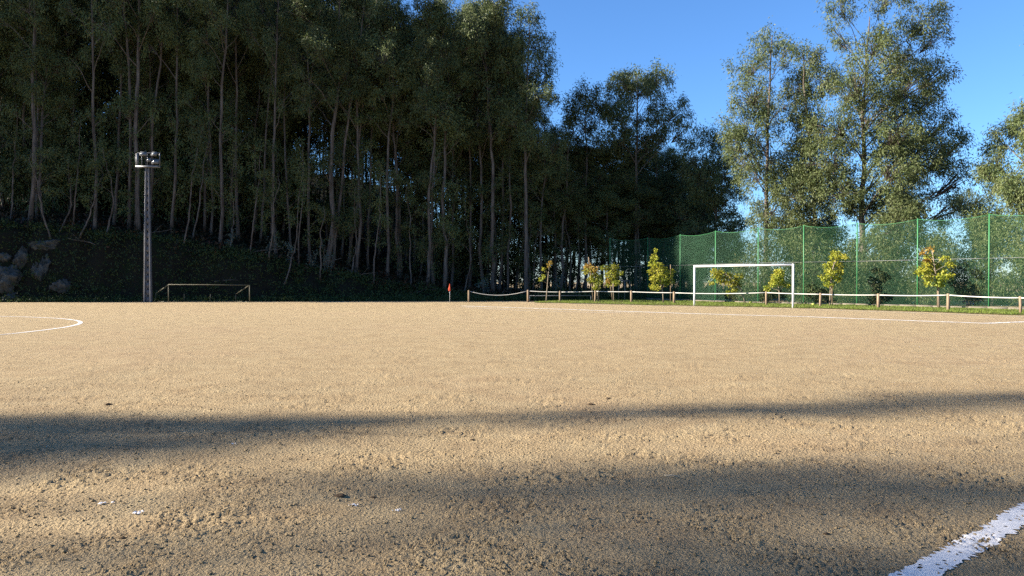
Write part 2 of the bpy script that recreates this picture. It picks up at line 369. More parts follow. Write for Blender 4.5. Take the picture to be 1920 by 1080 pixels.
def build_tree(name, trunk, r0, r1, lobes, seed, leafm=M_EUC, barkm=M_BARK, L=0.24, W=0.060, cl_r=0.46, cl_n=58, dens=1.0, rise=0.75, parent_loc=(0, 0, 0), spread=0.62, k=8):
    """trunk: (n,3) local path; lobes: list of (x,y,z,rx,rz[,dens]) foliage masses in local metres"""
    r = np.random.default_rng(seed)
    root = empty(name, parent_loc)
    trunk = np.asarray(trunk, float); zt = trunk[:, 2]; nT = len(trunk)
    fine = np.linspace(zt[0], zt[-1], 18)
    tp = np.stack([np.interp(fine, zt, trunk[:, 0]), np.interp(fine, zt, trunk[:, 1]), fine], 1)
    tp[1:-1, :2] += r.standard_normal((16, 2)) * 0.035
    fr = (fine - fine[0]) / (fine[-1] - fine[0])
    rad = r0 * (1 - fr) ** 0.85 + r1 * fr; rad[0] *= 1.3
    def on_trunk(z):
        z = np.clip(z, fine[0], fine[-1]); return np.array([np.interp(z, fine, tp[:, 0]), np.interp(z, fine, tp[:, 1]), z]), float(np.interp(z, fine, rad))
    mt = MB(); mt.tube(tp, rad, k); mt.build('trunk', barkm, root, True)
    mb = MB(); ml = MB()
    for lb in lobes:
        x, y, z, rx, rz = lb[:5]; dn = lb[5] if len(lb) > 5 else 1.0
        c = np.array([x, y, z]); hd = math.hypot(x - np.interp(z, fine, tp[:, 0]), y - np.interp(z, fine, tp[:, 1]))
        z0 = max(fine[0] + 0.12 * (fine[-1] - fine[0]), z - rise * hd - rz * 0.6)
        s, rs = on_trunk(min(z0, fine[-1] - 0.3))
        br = min(rs * 0.4, 0.014 + 0.013 * np.linalg.norm(c - s))
        if np.linalg.norm(c - s) > 0.3:
            mb.tube(curve(s, c, 5, 0.06 * hd, 0.06, r), np.linspace(br, br * 0.4, 5), 5, False)
        ncl = max(2, int(round(dn * dens * 2.4 * (rx * rx * 0.6 + rx * rz) / (cl_r * cl_r) * 0.55)))
        u = r.standard_normal((ncl, 3)); u /= np.linalg.norm(u, axis=1)[:, None]
        u *= r.uniform(0.25, 1.0, (ncl, 1)) ** 0.5
        cl = c + u * np.array([rx, rx, rz * 1.2])
        for q in cl:
            e = q + r.standard_normal(3) * 0.05
            mb.tube(np.array([c * 0.75 + s * 0.25, (c + q) / 2 + [0, 0, -0.05], e]), [br * 0.35 + 0.004, br * 0.22 + 0.004, 0.004], 3, False)
            nl = int(cl_n * r.uniform(0.55, 1.35)); rr = cl_r * r.uniform(0.7, 1.25)
            g = r.standard_normal((nl, 3)) * np.array([0.48, 0.48, 0.56]) * rr
            g[:, 2] += 0.12 * rr
            out = (q - np.array([np.interp(q[2], fine, tp[:, 0]), np.interp(q[2], fine, tp[:, 1]), q[2]])); out[2] = 0
            nrm = np.linalg.norm(out); out = out / nrm if nrm > 0.2 else out * 0
            hang = np.tile(np.array([0, 0, -0.8]) + out * 0.25, (nl, 1)) + g / rr * 0.35
            leaves(ml, q + g, hang, L, W, 1, spread, r)
    if mb.n: mb.build('branches', barkm, root)['kind'] = 'stuff'
    if ml.n: ml.build('crown', leafm, root)['kind'] = 'stuff'
    return root

def random_lobes(H, zb, R_, n, r, top=1.0):
    lb = []
    for i in range(n):
        f = (i + r.uniform(0, 1)) / n; z = zb + (H - zb) * f ** 0.85
        prof = (0.55 + 0.75 * math.sin(math.pi * min(1, 0.15 + f * 0.8))) * (1.0 if f < 0.85 else 0.55)
        ang = r.uniform(0, 2 * math.pi); rho = R_ * prof * r.uniform(0.35, 1.0)
        rx = r.uniform(0.6, 1.35) * R_ * 0.45
        lb.append((rho * math.cos(ang), rho * math.sin(ang), z, rx, rx * r.uniform(0.7, 1.3), r.uniform(0.35, 1.5)))
    lb.append((0, 0, H - 0.5, R_ * 0.45 * top, R_ * 0.32)); lb.append((r.uniform(-.5, .5), r.uniform(-.5, .5), H - 1.6, R_ * 0.5, R_ * 0.4))
    for _ in range(9):                                    # stray shoots on the bare stem
        z = r.uniform(0.06, 0.42) * H; a = r.uniform(0, 6.28); q = r.uniform(0.3, 1.3)
        lb.append((q * math.cos(a), q * math.sin(a), z, 0.45, 0.5, 0.8))
    return lb
def wander(H, amp, r, n=7):
    z = np.linspace(0, H * 0.97, n); x = np.cumsum(r.standard_normal(n)) * amp; y = np.cumsum(r.standard_normal(n)) * amp
    x -= x[0]; y -= y[0]; return np.stack([x, y, z], 1)

PH = 26.0
PROTO = []
for i in range(10):
    r = np.random.default_rng(100 + i)
    airy = i < 5; zb = PH * (r.uniform(0.44, 0.58) if airy else r.uniform(0.28, 0.46)); R_ = r.uniform(1.9, 2.8)
    PROTO.append(build_tree('eucalyptus_tree', wander(PH, 0.20, r), r.uniform(0.125, 0.18), 0.025, random_lobes(PH, zb, R_, int(r.integers(18, 25) if airy else r.integers(25, 34)), r), 200 + i, L=0.27, W=0.066, cl_r=0.47, cl_n=60, dens=0.95 if airy else 1.25, spread=.55))
SLIM = []                                                 # thin half-bare poles
for i in range(3):
    r = np.random.default_rng(300 + i)
    SLIM.append(build_tree('eucalyptus_sapling', wander(10, 0.13, r), 0.07, 0.015, [(r.uniform(-.6, .6), r.uniform(-.6, .6), z, 0.5, 0.5) for z in (5.5, 7, 8.2, 9.2, 9.9)], 330 + i, L=0.24, W=0.07, cl_r=0.45, cl_n=40, k=6))
used = set()
def place(pool, idx, x, y, h, base_h, label, cat, group, lean=0.0, leandir=0.0, fat=None):
    src = pool[idx]
    if id(src) in used: o = copy_tree(src)
    else: o = src; used.add(id(src))
    s = h / base_h; f = fat if fat is not None else 0.55 + 0.45 * s
    o.location = (x, y, bz(x, y) - 0.08); o.scale = (f, f, s)
    o.rotation_euler = (Matrix.Rotation(lean, 3, Vector((-math.sin(leandir), math.cos(leandir), 0))) @ Matrix.Rotation(random.uniform(0, 6.28), 3, 'Z')).to_euler()
    return tag(o, label, cat, group)

SKY = np.array([(-900, -190), (300, -170), (500, -120), (560, -40), (600, 0), (640, -60), (700, -40), (745, 60), (800, 10), (860, 0), (880, 0), (920, 30), (950, 70), (975, 140), (1000, 205), (1035, 250), (1060, 270), (1100, 275), (1150, 265), (1250, 265), (1300, 290), (1350, 290), (1400, 300), (1500, 320), (1600, 380), (1700, 430), (1800, 420), (1950, 430)], float)
def sky_h(px, d, zg): return CAM_H + (528 - np.interp(px, SKY[:, 0], SKY[:, 1])) / FPX * d - zg
LAB_BANK = 'tall slender eucalyptus deep in the wood on the bank, crown merging with its neighbours'
LAB_LEVEL = 'slim dark eucalyptus deep in the shaded wood behind the corner flag'
LAB_BEHIND = 'shaded eucalyptus deep in the dark wood behind the rope fence and net'
STAND = {276: 'leaning eucalyptus right behind the floodlight mast head', 258: 'stout eucalyptus with peeling bark beside the floodlight mast', 58: 'stout eucalyptus on the bank top above the flat pale boulder', 612: 'stoutest pale trunk at the forest edge, past the old goal frame', 622: 'strongly leaning trunk beside the stoutest pale trunk',
         834: 'stout eucalyptus directly behind the corner flag', 926: 'stout pale trunk in the wood behind the sagging rope', 518: 'slim straight eucalyptus behind the old rusty goal frame', 178: 'slim eucalyptus with bare foot at the lip of the bank face'}
FRONT_LAB = ['slim eucalyptus with pale foot in the front row along the lip of the bank', 'slim eucalyptus in the front row of trunks behind the corner flag', 'slim dark eucalyptus in the front row behind the rope fence']
LEAN_LAB = ['leaning eucalyptus in the front row along the lip of the bank', 'leaning eucalyptus in the front row of trunks behind the corner flag', 'leaning dark eucalyptus in the front row behind the rope fence']
def forest_tree(px, d, k, hs=1.0, lean=0.0, ld=0.0, fat=None, front=False):
    x = (px - 960) / FPX * d; z = bz(x, d); h = sky_h(px, d, z) * hs
    if px < 640: lab, grp = LAB_BANK, 'eucalyptus trees on the bank'
    elif px < 990: lab, grp = LAB_LEVEL, 'eucalyptus trees behind the corner flag'
    else: lab, grp = LAB_BEHIND, 'eucalyptus trees behind the rope fence'
    if front:
        q = 0 if px < 640 else 1 if px < 990 else 2; lab = (LEAN_LAB if lean > R(1.4) else FRONT_LAB)[q]; grp = 'front row ' + grp
        if lean > R(1.4): grp = 'leaning ' + grp
    if px in STAND: lab = STAND[px]
    return place(PROTO, k % len(PROTO), x, d, h, PH, lab, 'tree', grp, lean, ld, fat)
# front row, trunk columns read from the photo: px, extra depth, lean (degrees, + to the right), width factor
FRONT = [(58, 1.5, 0, 1.0), (70, 3, 0.5, .8), (178, 0.6, 0, .75), (214, 3, 0, .9), (243, 2, 0, 1.0), (258, 1.2, 0.3, 1.1), (276, 2.5, 3.0, .9), (322, 2, 1.5, .7), (384, 4, 0, .9),
         (413, 1.0, 0, 1.05), (447, 3, 0, .8), (487, 4, 3, .7), (518, 1.0, 0.4, .75), (547, 4, 0, .8), (582, 1, 0, .85), (612, 0.8, 0.7, 1.25), (622, 1.8, 6.0, .95), (668, 1.5, 0, .8), (690, 4, 4.0, .8),
         (726, 1.5, 0, 1.0), (752, 3, -1, .75), (800, 0.5, 1.0, .95), (812, 1.8, 1.5, .8), (834, 0.6, 0.6, 1.15), (880, 5, 0, .8), (908, 4, 0, .85), (926, 2, 0.2, 1.2), (937, 5, 0.6, .8), (953, 4, 1, .8),
         (1015, 3, 0, .8), (1048, 4, 1.0, .8), (1062, 7, 0, .8), (1092, 6, 1, .8), (1130, 8, 0, .8), (1170, 8, 0, .8), (1222, 8, 0, .8)]
for i, (px, ex, ln, ft) in enumerate(FRONT):
    x0 = (px - 960) / FPX * 58; d = float(edge_y(x0)) + np.interp(px, [780, 1060], [6.4, 4.2]) + ex
    forest_tree(px, d, i % 5, random.uniform(0.95, 1.08), R(ln), 0.0, ft, True)
# the wood behind them
cnt = 0; pts = []
r = np.random.default_rng(77)
while cnt < 235:
    px = r.uniform(-60, 1330); x0 = (px - 960) / FPX * 66; dep = r.uniform(3.0, 34 if px < 700 else 30); d = float(edge_y(x0)) + np.interp(px, [780, 1060], [6.4, 4.6]) + dep
    x = (px - 960) / FPX * d
    if any((x - a) ** 2 + (d - b) ** 2 < 1.9 for a, b in pts): continue
    pts.append((x, d)); cnt += 1
    forest_tree(px, d, int(r.integers(3, 10)), r.uniform(0.66, 1.0), R(abs(r.normal(0, 1.6))), r.uniform(0, 6.28), r.uniform(0.7, 1.0))
# slim leaning saplings between the trunks
for i, (px, ex, ln, h) in enumerate([(20, 2, 1, 8), (95, 0, -3, 7), (110, .5, 6, 6), (138, 1, 2, 9), (150, 0, 9, 6), (200, .3, -4, 7), (345, .4, 7, 9), (362, 2, 2, 10), (430, 1, 3, 8), (470, .6, 4, 9), (505, 0, -2, 7), (533, -.6, 9, 9.5), (560, 1, 3, 10), (602, 0, -4, 6), (655, .5, 3, 8), (700, 0, 6, 9), (770, 1, 4, 9), (868, 1, 0, 8), (985, 2, 2, 8), (1000, 3, -3, 7), (1075, 3, 3, 8), (1110, 4, 1, 6), (1140, 5, -2, 7)]):
    x0 = (px - 960) / FPX * 58; d = float(edge_y(x0)) + 5.6 + ex; x = (px - 960) / FPX * d
    place(SLIM, i % 3, x, d, h, 10.0, 'thin leaning eucalyptus sapling at the dark forest edge', 'sapling', 'thin saplings along the forest edge', R(ln), 0.0, 1.0)
UND = []
for i in range(4):
    r2 = np.random.default_rng(360 + i)
    UND.append(build_tree('eucalyptus_bush', wander(6, 0.1, r2), 0.06, 0.015, [(r2.uniform(-1.3, 1.3), r2.uniform(-1.3, 1.3), z, 0.9, 0.7) for z in (0.8, 1.4, 2.0, 2.6, 3.2, 3.8, 4.4, 5.0, 5.6)], 370 + i, L=0.26, W=0.085, cl_r=0.55, cl_n=43, k=6))
for i in range(140):
    px = r.uniform(-40, 1400) if i < 62 else r.uniform(-60, 560); x0 = (px - 960) / FPX * 74; d = float(edge_y(x0)) + r.uniform(13, 34); x = (px - 960) / FPX * d
    place(UND, i % 4, x, d, r.uniform(3.5, 8.5) if px > 980 else r.uniform(6, 14), 6.0, 'dark leafy bush deep among the forest trunks', 'bush', 'bushes deep in the wood', R(3), r.uniform(0, 6), r.uniform(1.1, 1.7))
# the same wood carries on beyond the left edge and behind the left touchline; it shades the bank and the near dirt
for i in range(46):
    x = r.uniform(-100, -45); d = max(float(edge_y(x)) + 2.7, 57.7 + 0.052 * (x + 4.5)) + r.uniform(0, 1) ** 1.6 * 22
    place(PROTO, int(r.integers(0, 10)), x, d, r.uniform(25, 31), PH, 'tall eucalyptus of the wood beyond the rocks and floodlight mast', 'tree', 'eucalyptus trees beyond the rocks', R(r.uniform(0, 2)), r.uniform(0, 6.28), r.uniform(.9, 1.1))
# ---------------- individually shaped trees
HD = 1.75
def hero(name, base_px, d, trunk_px, lobes_px, seed, r0, label, group=None, yspread=1.3, zb=None, **kw):
    """lobes in photo pixels become foliage masses at real size around a trunk standing d metres away"""
    x0 = (base_px - 960) / FPX * d; g = bz(x0, d) if zb is None else zb
    rr = np.random.default_rng(seed); s = d / FPX
    tr = []
    for px, py in trunk_px:
        p = at(px, py, d); tr.append((p.x - x0, rr.normal(0, .1), p.z - g))
    tr.sort(key=lambda t: t[2]); tr[0] = (tr[0][0], 0, 0.0)
    lb = []
    for l in lobes_px:
        p = at(l[0], l[1], d); rx = l[2] * s; rz = l[3] * s
        off = abs(p.x - x0); R_ = 2.6 * yspread
        yy = rr.uniform(-1, 1) * math.sqrt(max(0.15, 1 - min(1, (off / 5.5)) ** 2)) * R_
        lb.append((p.x - x0, yy, p.z - g, rx * 1.08, rz * 1.08) + tuple(l[4:5]))
        if off > 1.4 and len(l) < 5: lb.append(((p.x - x0) * rr.uniform(.45, .7), yy * .3 + rr.uniform(-1, 1), p.z - g - rr.uniform(.2, .9), rx * .8, rz * .8, 0.5))
    o = build_tree(name, tr, r0, 0.03, lb, seed + 1, parent_loc=(x0, d, g - 0.08), **{**kw, 'dens': kw.get('dens', 1.0) * HD, 'cl_n': int(kw.get('cl_n', 70) * 1.15)})
    return tag(o, label, 'tree', group)

A_L = [(1551, 27, 24, 24), (1547, 66, 15, 12, .7), (1629, 18, 42, 20), (1609, 54, 20, 15), (1707, 58, 43, 30), (1737, 82, 22, 20), (1633, 86, 27, 16), (1563, 128, 42, 28), (1605, 104, 35, 18),
       (1707, 117, 45, 28), (1745, 144, 32, 28), (1567, 175, 50, 32), (1687, 171, 48, 35), (1753, 183, 27, 28), (1652, 205, 35, 30), (1563, 241, 55, 36), (1699, 241, 55, 42), (1757, 241, 35, 32), (1645, 262, 40, 30),
       (1768, 290, 36, 33), (1707, 300, 55, 40), (1551, 300, 50, 38), (1640, 325, 50, 35), (1784, 335, 33, 25, .7), (1726, 355, 52, 33), (1648, 375, 60, 30), (1565, 355, 50, 38), (1780, 385, 25, 20, .6)]
hero('eucalyptus_tree', 1617, 53, [(1617, 573), (1616, 480), (1617, 380), (1619, 300), (1618, 200), (1624, 100), (1630, 30)], A_L, 900, 0.25, 'tallest sunlit eucalyptus with wide ragged crown behind the green net', yspread=1.25, zb=0, dens=1.0, cl_n=52, L=0.25, W=0.058)
A2 = [(1690, 400, 45, 30), (1740, 420, 40, 30, .7), (1660, 430, 45, 32), (1700, 465, 45, 35), (1640, 480, 45, 35), (1690, 515, 45, 32), (1735, 490, 30, 30, .7), (1650, 535, 45, 25), (1700, 550, 40, 20)]
hero('eucalyptus_tree', 1685, 50, [(1685, 575), (1680, 500), (1690, 400), (1692, 380)], A2, 910, 0.13, 'low bushy sunlit eucalyptus in the net, beside the tallest trunk', yspread=0.6, zb=0, cl_n=55, rise=0.4, dens=1.5)
A3 = [(1512, 155, 30, 28), (1504, 112, 24, 22), (1515, 205, 32, 28), (1530, 250, 35, 30), (1515, 300, 38, 30), (1540, 350, 40, 32), (1500, 360, 40, 30), (1530, 410, 48, 30), (1500, 440, 35, 28), (1560, 440, 40, 28), (1540, 480, 40, 30), (1585, 490, 32, 30), (1510, 510, 32, 28), (1560, 535, 35, 25)]
hero('eucalyptus_tree', 1530, 54, [(1530, 572), (1532, 450), (1522, 300), (1510, 180), (1505, 100)], A3, 920, 0.17, 'sunlit leafy eucalyptus filling the gap between two taller ones, behind the goal', yspread=0.8, zb=0, cl_n=52, dens=1.6)
B_L = [(1446, 74, 35, 20), (1407, 124, 35, 24), (1458, 107, 18, 15), (1476, 115, 12, 20), (1392, 187, 32, 32), (1388, 233, 40, 28), (1425, 170, 18, 15, .7), (1458, 175, 22, 25), (1430, 235, 30, 25), (1485, 187, 20, 22), (1365, 270, 26, 24),
       (1411, 292, 35, 35), (1458, 285, 40, 38), (1473, 335, 40, 32), (1415, 330, 32, 30), (1455, 389, 45, 30), (1480, 430, 35, 28), (1430, 420, 28, 22)]
hero('eucalyptus_tree', 1437, 56, [(1437, 571), (1436, 400), (1438, 300), (1441, 200), (1446, 100), (1447, 65)], B_L, 930, 0.19, 'sunlit eucalyptus with reddish trunk and rounded top, behind the goal crossbar', yspread=0.9, zb=0, cl_n=50)
E_L = [(1900, 270, 28, 26, 1.5), (1886, 322, 22, 22, 1.5), (1912, 222, 20, 22, 1.4), (1880, 365, 26, 22, 1.5), (1876, 412, 28, 24, 1.5), (1872, 455, 26, 24, 1.4), (1918, 55, 14, 22), (1925, 20, 16, 20), (1935, 90, 15, 20), (1915, 250, 24, 28), (1905, 300, 26, 25), (1925, 340, 35, 30), (1893, 345, 18, 20), (1900, 390, 32, 28), (1935, 400, 35, 30), (1905, 435, 38, 32), (1893, 475, 28, 28), (1925, 480, 35, 30), (1900, 520, 32, 28), (1915, 555, 30, 18), (1960, 300, 40, 35), (1970, 220, 40, 35), (1960, 150, 35, 30), (1975, 400, 45, 40), (1945, 80, 25, 25)]
hero('eucalyptus_tree', 1935, 47, [(1940, 578), (1918, 510), (1930, 430), (1945, 300), (1945, 100), (1940, 20)], E_L, 940, 0.18, 'sunlit eucalyptus with leaning pinkish trunk past the end of the net', yspread=0.9, zb=0, cl_n=58, L=0.23, W=0.055, dens=1.5)
G_L = [(1800, 385, 28, 20), (1825, 375, 22, 20), (1845, 400, 26, 24), (1805, 425, 30, 22), (1790, 470, 32, 25, 0.8), (1835, 450, 30, 28), (1810, 510, 38, 28), (1850, 500, 28, 28), (1790, 545, 34, 24), (1840, 550, 34, 22), (1760, 540, 30, 24), (1868, 360, 14, 18), (1870, 430, 22, 25)]
hero('eucalyptus_tree', 1822, 64, [(1822, 560), (1822, 450), (1830, 370)], G_L, 950, 0.15, 'low dark eucalyptus in the gap behind the last net bays', yspread=0.9, zb=0, cl_n=50, dens=1.2)
H_L = [(1195, 138, 46, 16), (1168, 158, 26, 20), (1226, 160, 26, 22), (1200, 165, 30, 16), (1148, 186, 30, 24), (1240, 188, 16, 14), (1150, 216, 30, 24), (1218, 215, 26, 20), (1180, 236, 22, 18, .7), (1240, 240, 22, 20), (1265, 215, 22, 20), (1275, 250, 22, 24), (1160, 262, 28, 22), (1220, 270, 30, 24)]
hero('eucalyptus_tree', 1193, 67, [(1193, 562), (1193, 450), (1192, 300), (1196, 200), (1195, 140)], H_L, 960, 0.18, 'eucalyptus with domed umbrella top standing above the shaded wood', yspread=1.1, zb=0, cl_n=50, L=.27, W=.07)
I_L = [(1098, 178, 25, 15), (1082, 198, 22, 14), (1115, 206, 20, 18), (1070, 216, 18, 16), (1108, 232, 20, 14, .7), (1085, 222, 16, 12, .7), (1068, 240, 16, 16), (1122, 262, 24, 20), (1078, 275, 26, 20)]
hero('eucalyptus_tree', 1098, 66, [(1098, 562), (1098, 400), (1099, 280), (1097, 180)], I_L, 970, 0.14, 'thin eucalyptus with small pale tuft of crown and open forked branches', yspread=0.8, zb=0, cl_n=62, L=.26, W=.065)
J_L = [(990, 42, 28, 18), (1006, 72, 32, 24), (966, 88, 26, 20), (1018, 106, 24, 22), (985, 122, 32, 16), (1030, 136, 14, 16), (972, 160, 22, 16), (1008, 186, 34, 12), (948, 192, 26, 14), (1040, 185, 14, 12, .8), (950, 130, 24, 20), (960, 230, 30, 24), (1000, 262, 28, 20)]
hero('eucalyptus_tree', 988, 62, [(986, 562), (986, 400), (985, 250), (988, 150), (993, 45)], J_L, 980, 0.18, 'tall eucalyptus standing proud at the end of the high dark forest', yspread=0.9, zb=0, cl_n=48, L=.26, W=.066)
C_L = [(1330, 262, 26, 22), (1350, 290, 30, 28), (1318, 305, 28, 26), (1345, 335, 34, 30), (1370, 320, 26, 26), (1310, 350, 32, 28), (1360, 375, 34, 28), (1320, 400, 36, 28), (1375, 420, 30, 26), (1300, 440, 34, 28), (1345, 450, 34, 28), (1285, 400, 28, 26), (1290, 300, 22, 26), (1300, 490, 40, 28), (1360, 490, 34, 26)]
hero('eucalyptus_tree', 1340, 65, [(1340, 562), (1342, 400), (1336, 265)], C_L, 990, 0.17, 'dark leafy eucalyptus in the shade behind the left end of the net', yspread=1.0, zb=0, cl_n=48, L=.26, W=.066)

# trees standing apart past the near touchline; their tops throw the long shadows across the dirt
def lone(x, y, H, lobes, seed, label, tr=None):
    rr = np.random.default_rng(seed)
    o = build_tree('eucalyptus_tree', tr if tr is not None else wander(H, 0.03, rr), 0.2, 0.03, lobes, seed, parent_loc=(x, y, -0.08), cl_r=0.5, cl_n=58, dens=1.3)
    tag(o, label, 'tree', 'eucalyptus trees beside the touchline')
rr = np.random.default_rng(5)
LOW = lambda a, b, n, w: [(rr.uniform(-w, w), rr.uniform(-w, w), z, 1.0, 0.8) for z in np.linspace(a, b, n)]
lone(-56.9, 4.85, 28.6, [(0, -1.75, 21.7, .6, .45, 2.2), (.2, -1.6, 22.2, .5, .4, 2.0), (0, -1.1, 21.7, .62, .5, 2.2), (0, -0.4, 21.8, .62, .5, 2.2), (0, .3, 21.9, .55, .5, 2.2), (.3, -.9, 22.4, .55, .45, 2.2), (-.2, -.3, 22.6, .55, .45, 2.2), (0, .2, 22.7, .45, .4, 2.0), (0, -.35, 23.2, .4, .35, 1.6)] + [(0, 0.05 + (z - 23.3) * 0.36, z, 0.42, 0.42, 1.7) for z in np.arange(23.3, 29.1, .5)] + LOW(10, 20.6, 14, 1.6), 1301, 'tall eucalyptus with a long thin leader beside the touchline', np.array([(0, 0, 0), (0, 0, 15), (0, -.1, 22.5), (0, 1.0, 26), (0, 2.0, 28.6)]))
lone(-60.3, 2.0, 28.2, [(0, -.7, 25.3, .8, .5, .9), (0, .3, 25.6, .8, .5, .9), (0, -.3, 26.1, .8, .5, 1.0), (0, .5, 26.4, .7, .5, 1.0), (.3, -.6, 26.9, .8, .5, .9), (0, .1, 27.3, .7, .5, .9), (0, .9, 27.7, .45, .35, .8), (0, -.5, 27.9, .5, .4, .8)] + LOW(12, 22, 12, 1.5), 1302, 'tall eucalyptus with a thin see-through top beside the touchline')
lone(-55.2, 0.75, 26.2, [(0, -.9, 22.4, .5, .4, .9), (0, -1.0, 23.2, .6, .4, 1.5), (0, -.4, 23.5, .6, .4, 1.3), (0, -1.2, 24.2, .6, .4, 1.8), (0, -1.2, 25.2, .6, .4, 1.8), (0, -.6, 24.2, .7, .45, 1.5), (0, .15, 24.4, .6, .4, 1.5), (0, -.5, 24.9, .7, .45, 1.7), (0, .35, 25.0, .55, .4, 1.7), (.2, -.2, 25.7, .7, .45, 1.7), (0, .5, 25.9, .5, .4, 1.5), (0, -.4, 26.4, .6, .4, 1.5)] + LOW(12, 19.5, 10, 1.4), 1303, 'tall eucalyptus with a tight tuft of a top beside the touchline')

# bushes at the foot of the net
BU = [(1425, 500, 53, [(1425, 470, 26, 22), (1400, 500, 25, 22), (1440, 505, 30, 25), (1415, 540, 34, 22), (1385, 535, 22, 18)], 'grey-green eucalyptus bush behind the goal mouth'),
      (1480, 500, 53, [(1480, 470, 28, 24), (1495, 510, 32, 26), (1465, 530, 30, 22), (1500, 550, 30, 18)], 'leafy eucalyptus bush behind the right goal post'),
      (1600, 500, 49, [(1590, 520, 34, 24), (1620, 545, 34, 20), (1575, 555, 30, 16)], 'low eucalyptus bush around the foot of the tallest trunk'),
      (1385, 450, 60, [(1388, 472, 20, 20), (1378, 490, 22, 16), (1395, 455, 14, 14)], 'small pale eucalyptus top showing through the dark net'),
      (1745, 500, 47, [(1745, 470, 28, 26), (1775, 500, 30, 26), (1740, 520, 32, 24), (1780, 540, 34, 22), (1735, 552, 32, 18)], 'shady eucalyptus bush behind the red-tipped young tree'),
      (1860, 500, 46, [(1860, 470, 28, 28), (1850, 510, 30, 24), (1875, 530, 32, 24), (1845, 550, 32, 20)], 'eucalyptus bush in front of the leaning pinkish trunk'),
      (1525, 500, 51, [(1525, 470, 30, 26), (1515, 510, 32, 26), (1545, 530, 30, 22), (1520, 552, 30, 16)], 'eucalyptus bush right behind the bushy bright green young tree')]
for i, (px, py, d, lb, lab) in enumerate(BU):
    o = hero('eucalyptus_bush', px, d, [(px, 568), (px + 3, 520), (px, min(l[1] for l in lb))], lb, 1000 + i * 7, 0.06, lab, yspread=0.45, zb=0, cl_n=52, rise=0.3, cl_r=0.5, dens=1.35)
    o['category'] = 'bush'
# pale juvenile shoots at the forest edge
for i, (px, py, hh) in enumerate([(512, 470, 1.6), (606, 440, 2.2), (540, 480, 1.4), (432, 452, 1.2), (620, 480, 1.3), (1040, 500, 1.6), (905, 505, 1.5), (585, 478, 1.2)]):
    x0 = (px - 960) / FPX * 58; d = float(edge_y(x0)) + 6.2; x = (px - 960) / FPX * d; z = bz(x, d)
    rr = np.random.default_rng(1100 + i)
    o = build_tree('juvenile_shoot', [(0, 0, 0), (0.08, 0, hh * .6), (0.1, 0, hh)], 0.02, 0.006, [(rr.uniform(-.3, .3), rr.uniform(-.3, .3), hh * f, 0.32, 0.28) for f in (.45, .7, .95)], 1120 + i, leafm=M_JUV, barkm=M_BARK2, L=0.14, W=0.10, cl_r=0.3, cl_n=22, parent_loc=(x, d, z - .03), spread=.9)
    tag(o, 'pale blue-green juvenile eucalyptus shoot at the forest edge', 'shoot', 'juvenile shoots at the forest edge')

# undergrowth: bracken and weeds on the bank, one mass each
def scatter(name, m_, n, xr, tr, L, W, hmax, label, cat, clump=14, seed=1, front=True):
    rr = np.random.default_rng(seed); mb = MB()
    x = rr.uniform(*xr, n); y = edge_y(x) + rr.uniform(*tr, n); z = np.maximum(bank_z(x, y), -0.02)
    c = np.repeat(np.stack([x, y, z], 1), clump, 0); k = len(c)
    c = c + rr.standard_normal((k, 3)) * np.array([.28, .28, 0]) + np.stack([np.zeros(k), np.zeros(k), rr.uniform(0, hmax, k) * rr.uniform(0.2, 1, k)], 1)
    leaves(mb, c, np.tile(np.array([0, 0, .35]), (k, 1)), L, W, 1, .7, rr)
    return tag(mb.build(name, m_), label, cat, None, 'stuff')
scatter('bracken', M_BRACK, 1900, (-60, 14), (5.2, 16), 0.34, 0.10, 0.75, 'reddish brown bracken and litter on the forest floor', 'bracken', 16, 31)
scatter('weeds', M_WEED, 3400, (-50, 8), (2.9, 6.6), 0.24, 0.06, 0.45, 'dark green weeds and moss tufts on the bank face', 'weeds', 14, 32)
scatter('ground_cover', M_WEED, 1500, (2, 34), (2.0, 22), 0.36, 0.09, 0.9, 'dark low growth on the ground of the shaded wood', 'undergrowth', 16, 33)

# ------------------------------------------------------------------ boulders on the bank
def rock(name, c, size, seed, label, rotz=0.0):
    rr = np.random.default_rng(seed); n = 30; mb = MB()
    u = np.linspace(0, math.pi, n); v = np.linspace(0, 2 * math.pi, 2 * n, endpoint=False)
    U, V = np.meshgrid(u, v, indexing='ij'); d = np.stack([np.sin(U) * np.cos(V), np.sin(U) * np.sin(V), np.cos(U)], -1)
    rad = np.ones(U.shape)
    for _ in range(16):                                   # planar cuts make facets
        nn = rr.standard_normal(3); nn /= np.linalg.norm(nn); h = rr.uniform(0.62, 0.95); dd = d @ nn
        rad = np.where(dd > 0.05, np.minimum(rad, h / np.maximum(dd, 0.05)), rad)
    rad = rad * (1 + 0.07 * sample(T_BANK, d[..., 0] * 3 + seed, d[..., 1] * 3 + d[..., 2] * 2.2, 21) + 0.05 * sample(T_BANK, d[..., 0] * 9, d[..., 2] * 9 + d[..., 1] * 5 + seed, 21))
    p = (d * rad[..., None]) * np.asarray(size); ca, sa = math.cos(rotz), math.sin(rotz)
    p = np.stack([p[..., 0] * ca - p[..., 1] * sa, p[..., 0] * sa + p[..., 1] * ca, p[..., 2]], -1)
    i = np.arange(n - 1)[:, None] * 2 * n; j = np.arange(2 * n)[None, :]; j2 = (j + 1) % (2 * n)
    mb.add(p, np.stack([i + j, i + 2 * n + j, i + 2 * n + j2, i + j2], -1).reshape(-1, 4))
    o = mb.build(name, M_ROCK, None, False); o.location = c; return tag(o, label, 'boulder')
rock('boulder', at(92, 462, 57.5), (1.5, 1.1, 0.62), 41, 'flat pale boulder on top of the bank above the other rocks')
rock('boulder', at(44, 486, 56.8), (0.62, 0.9, 1.15), 42, 'upright grey boulder in the bank face')
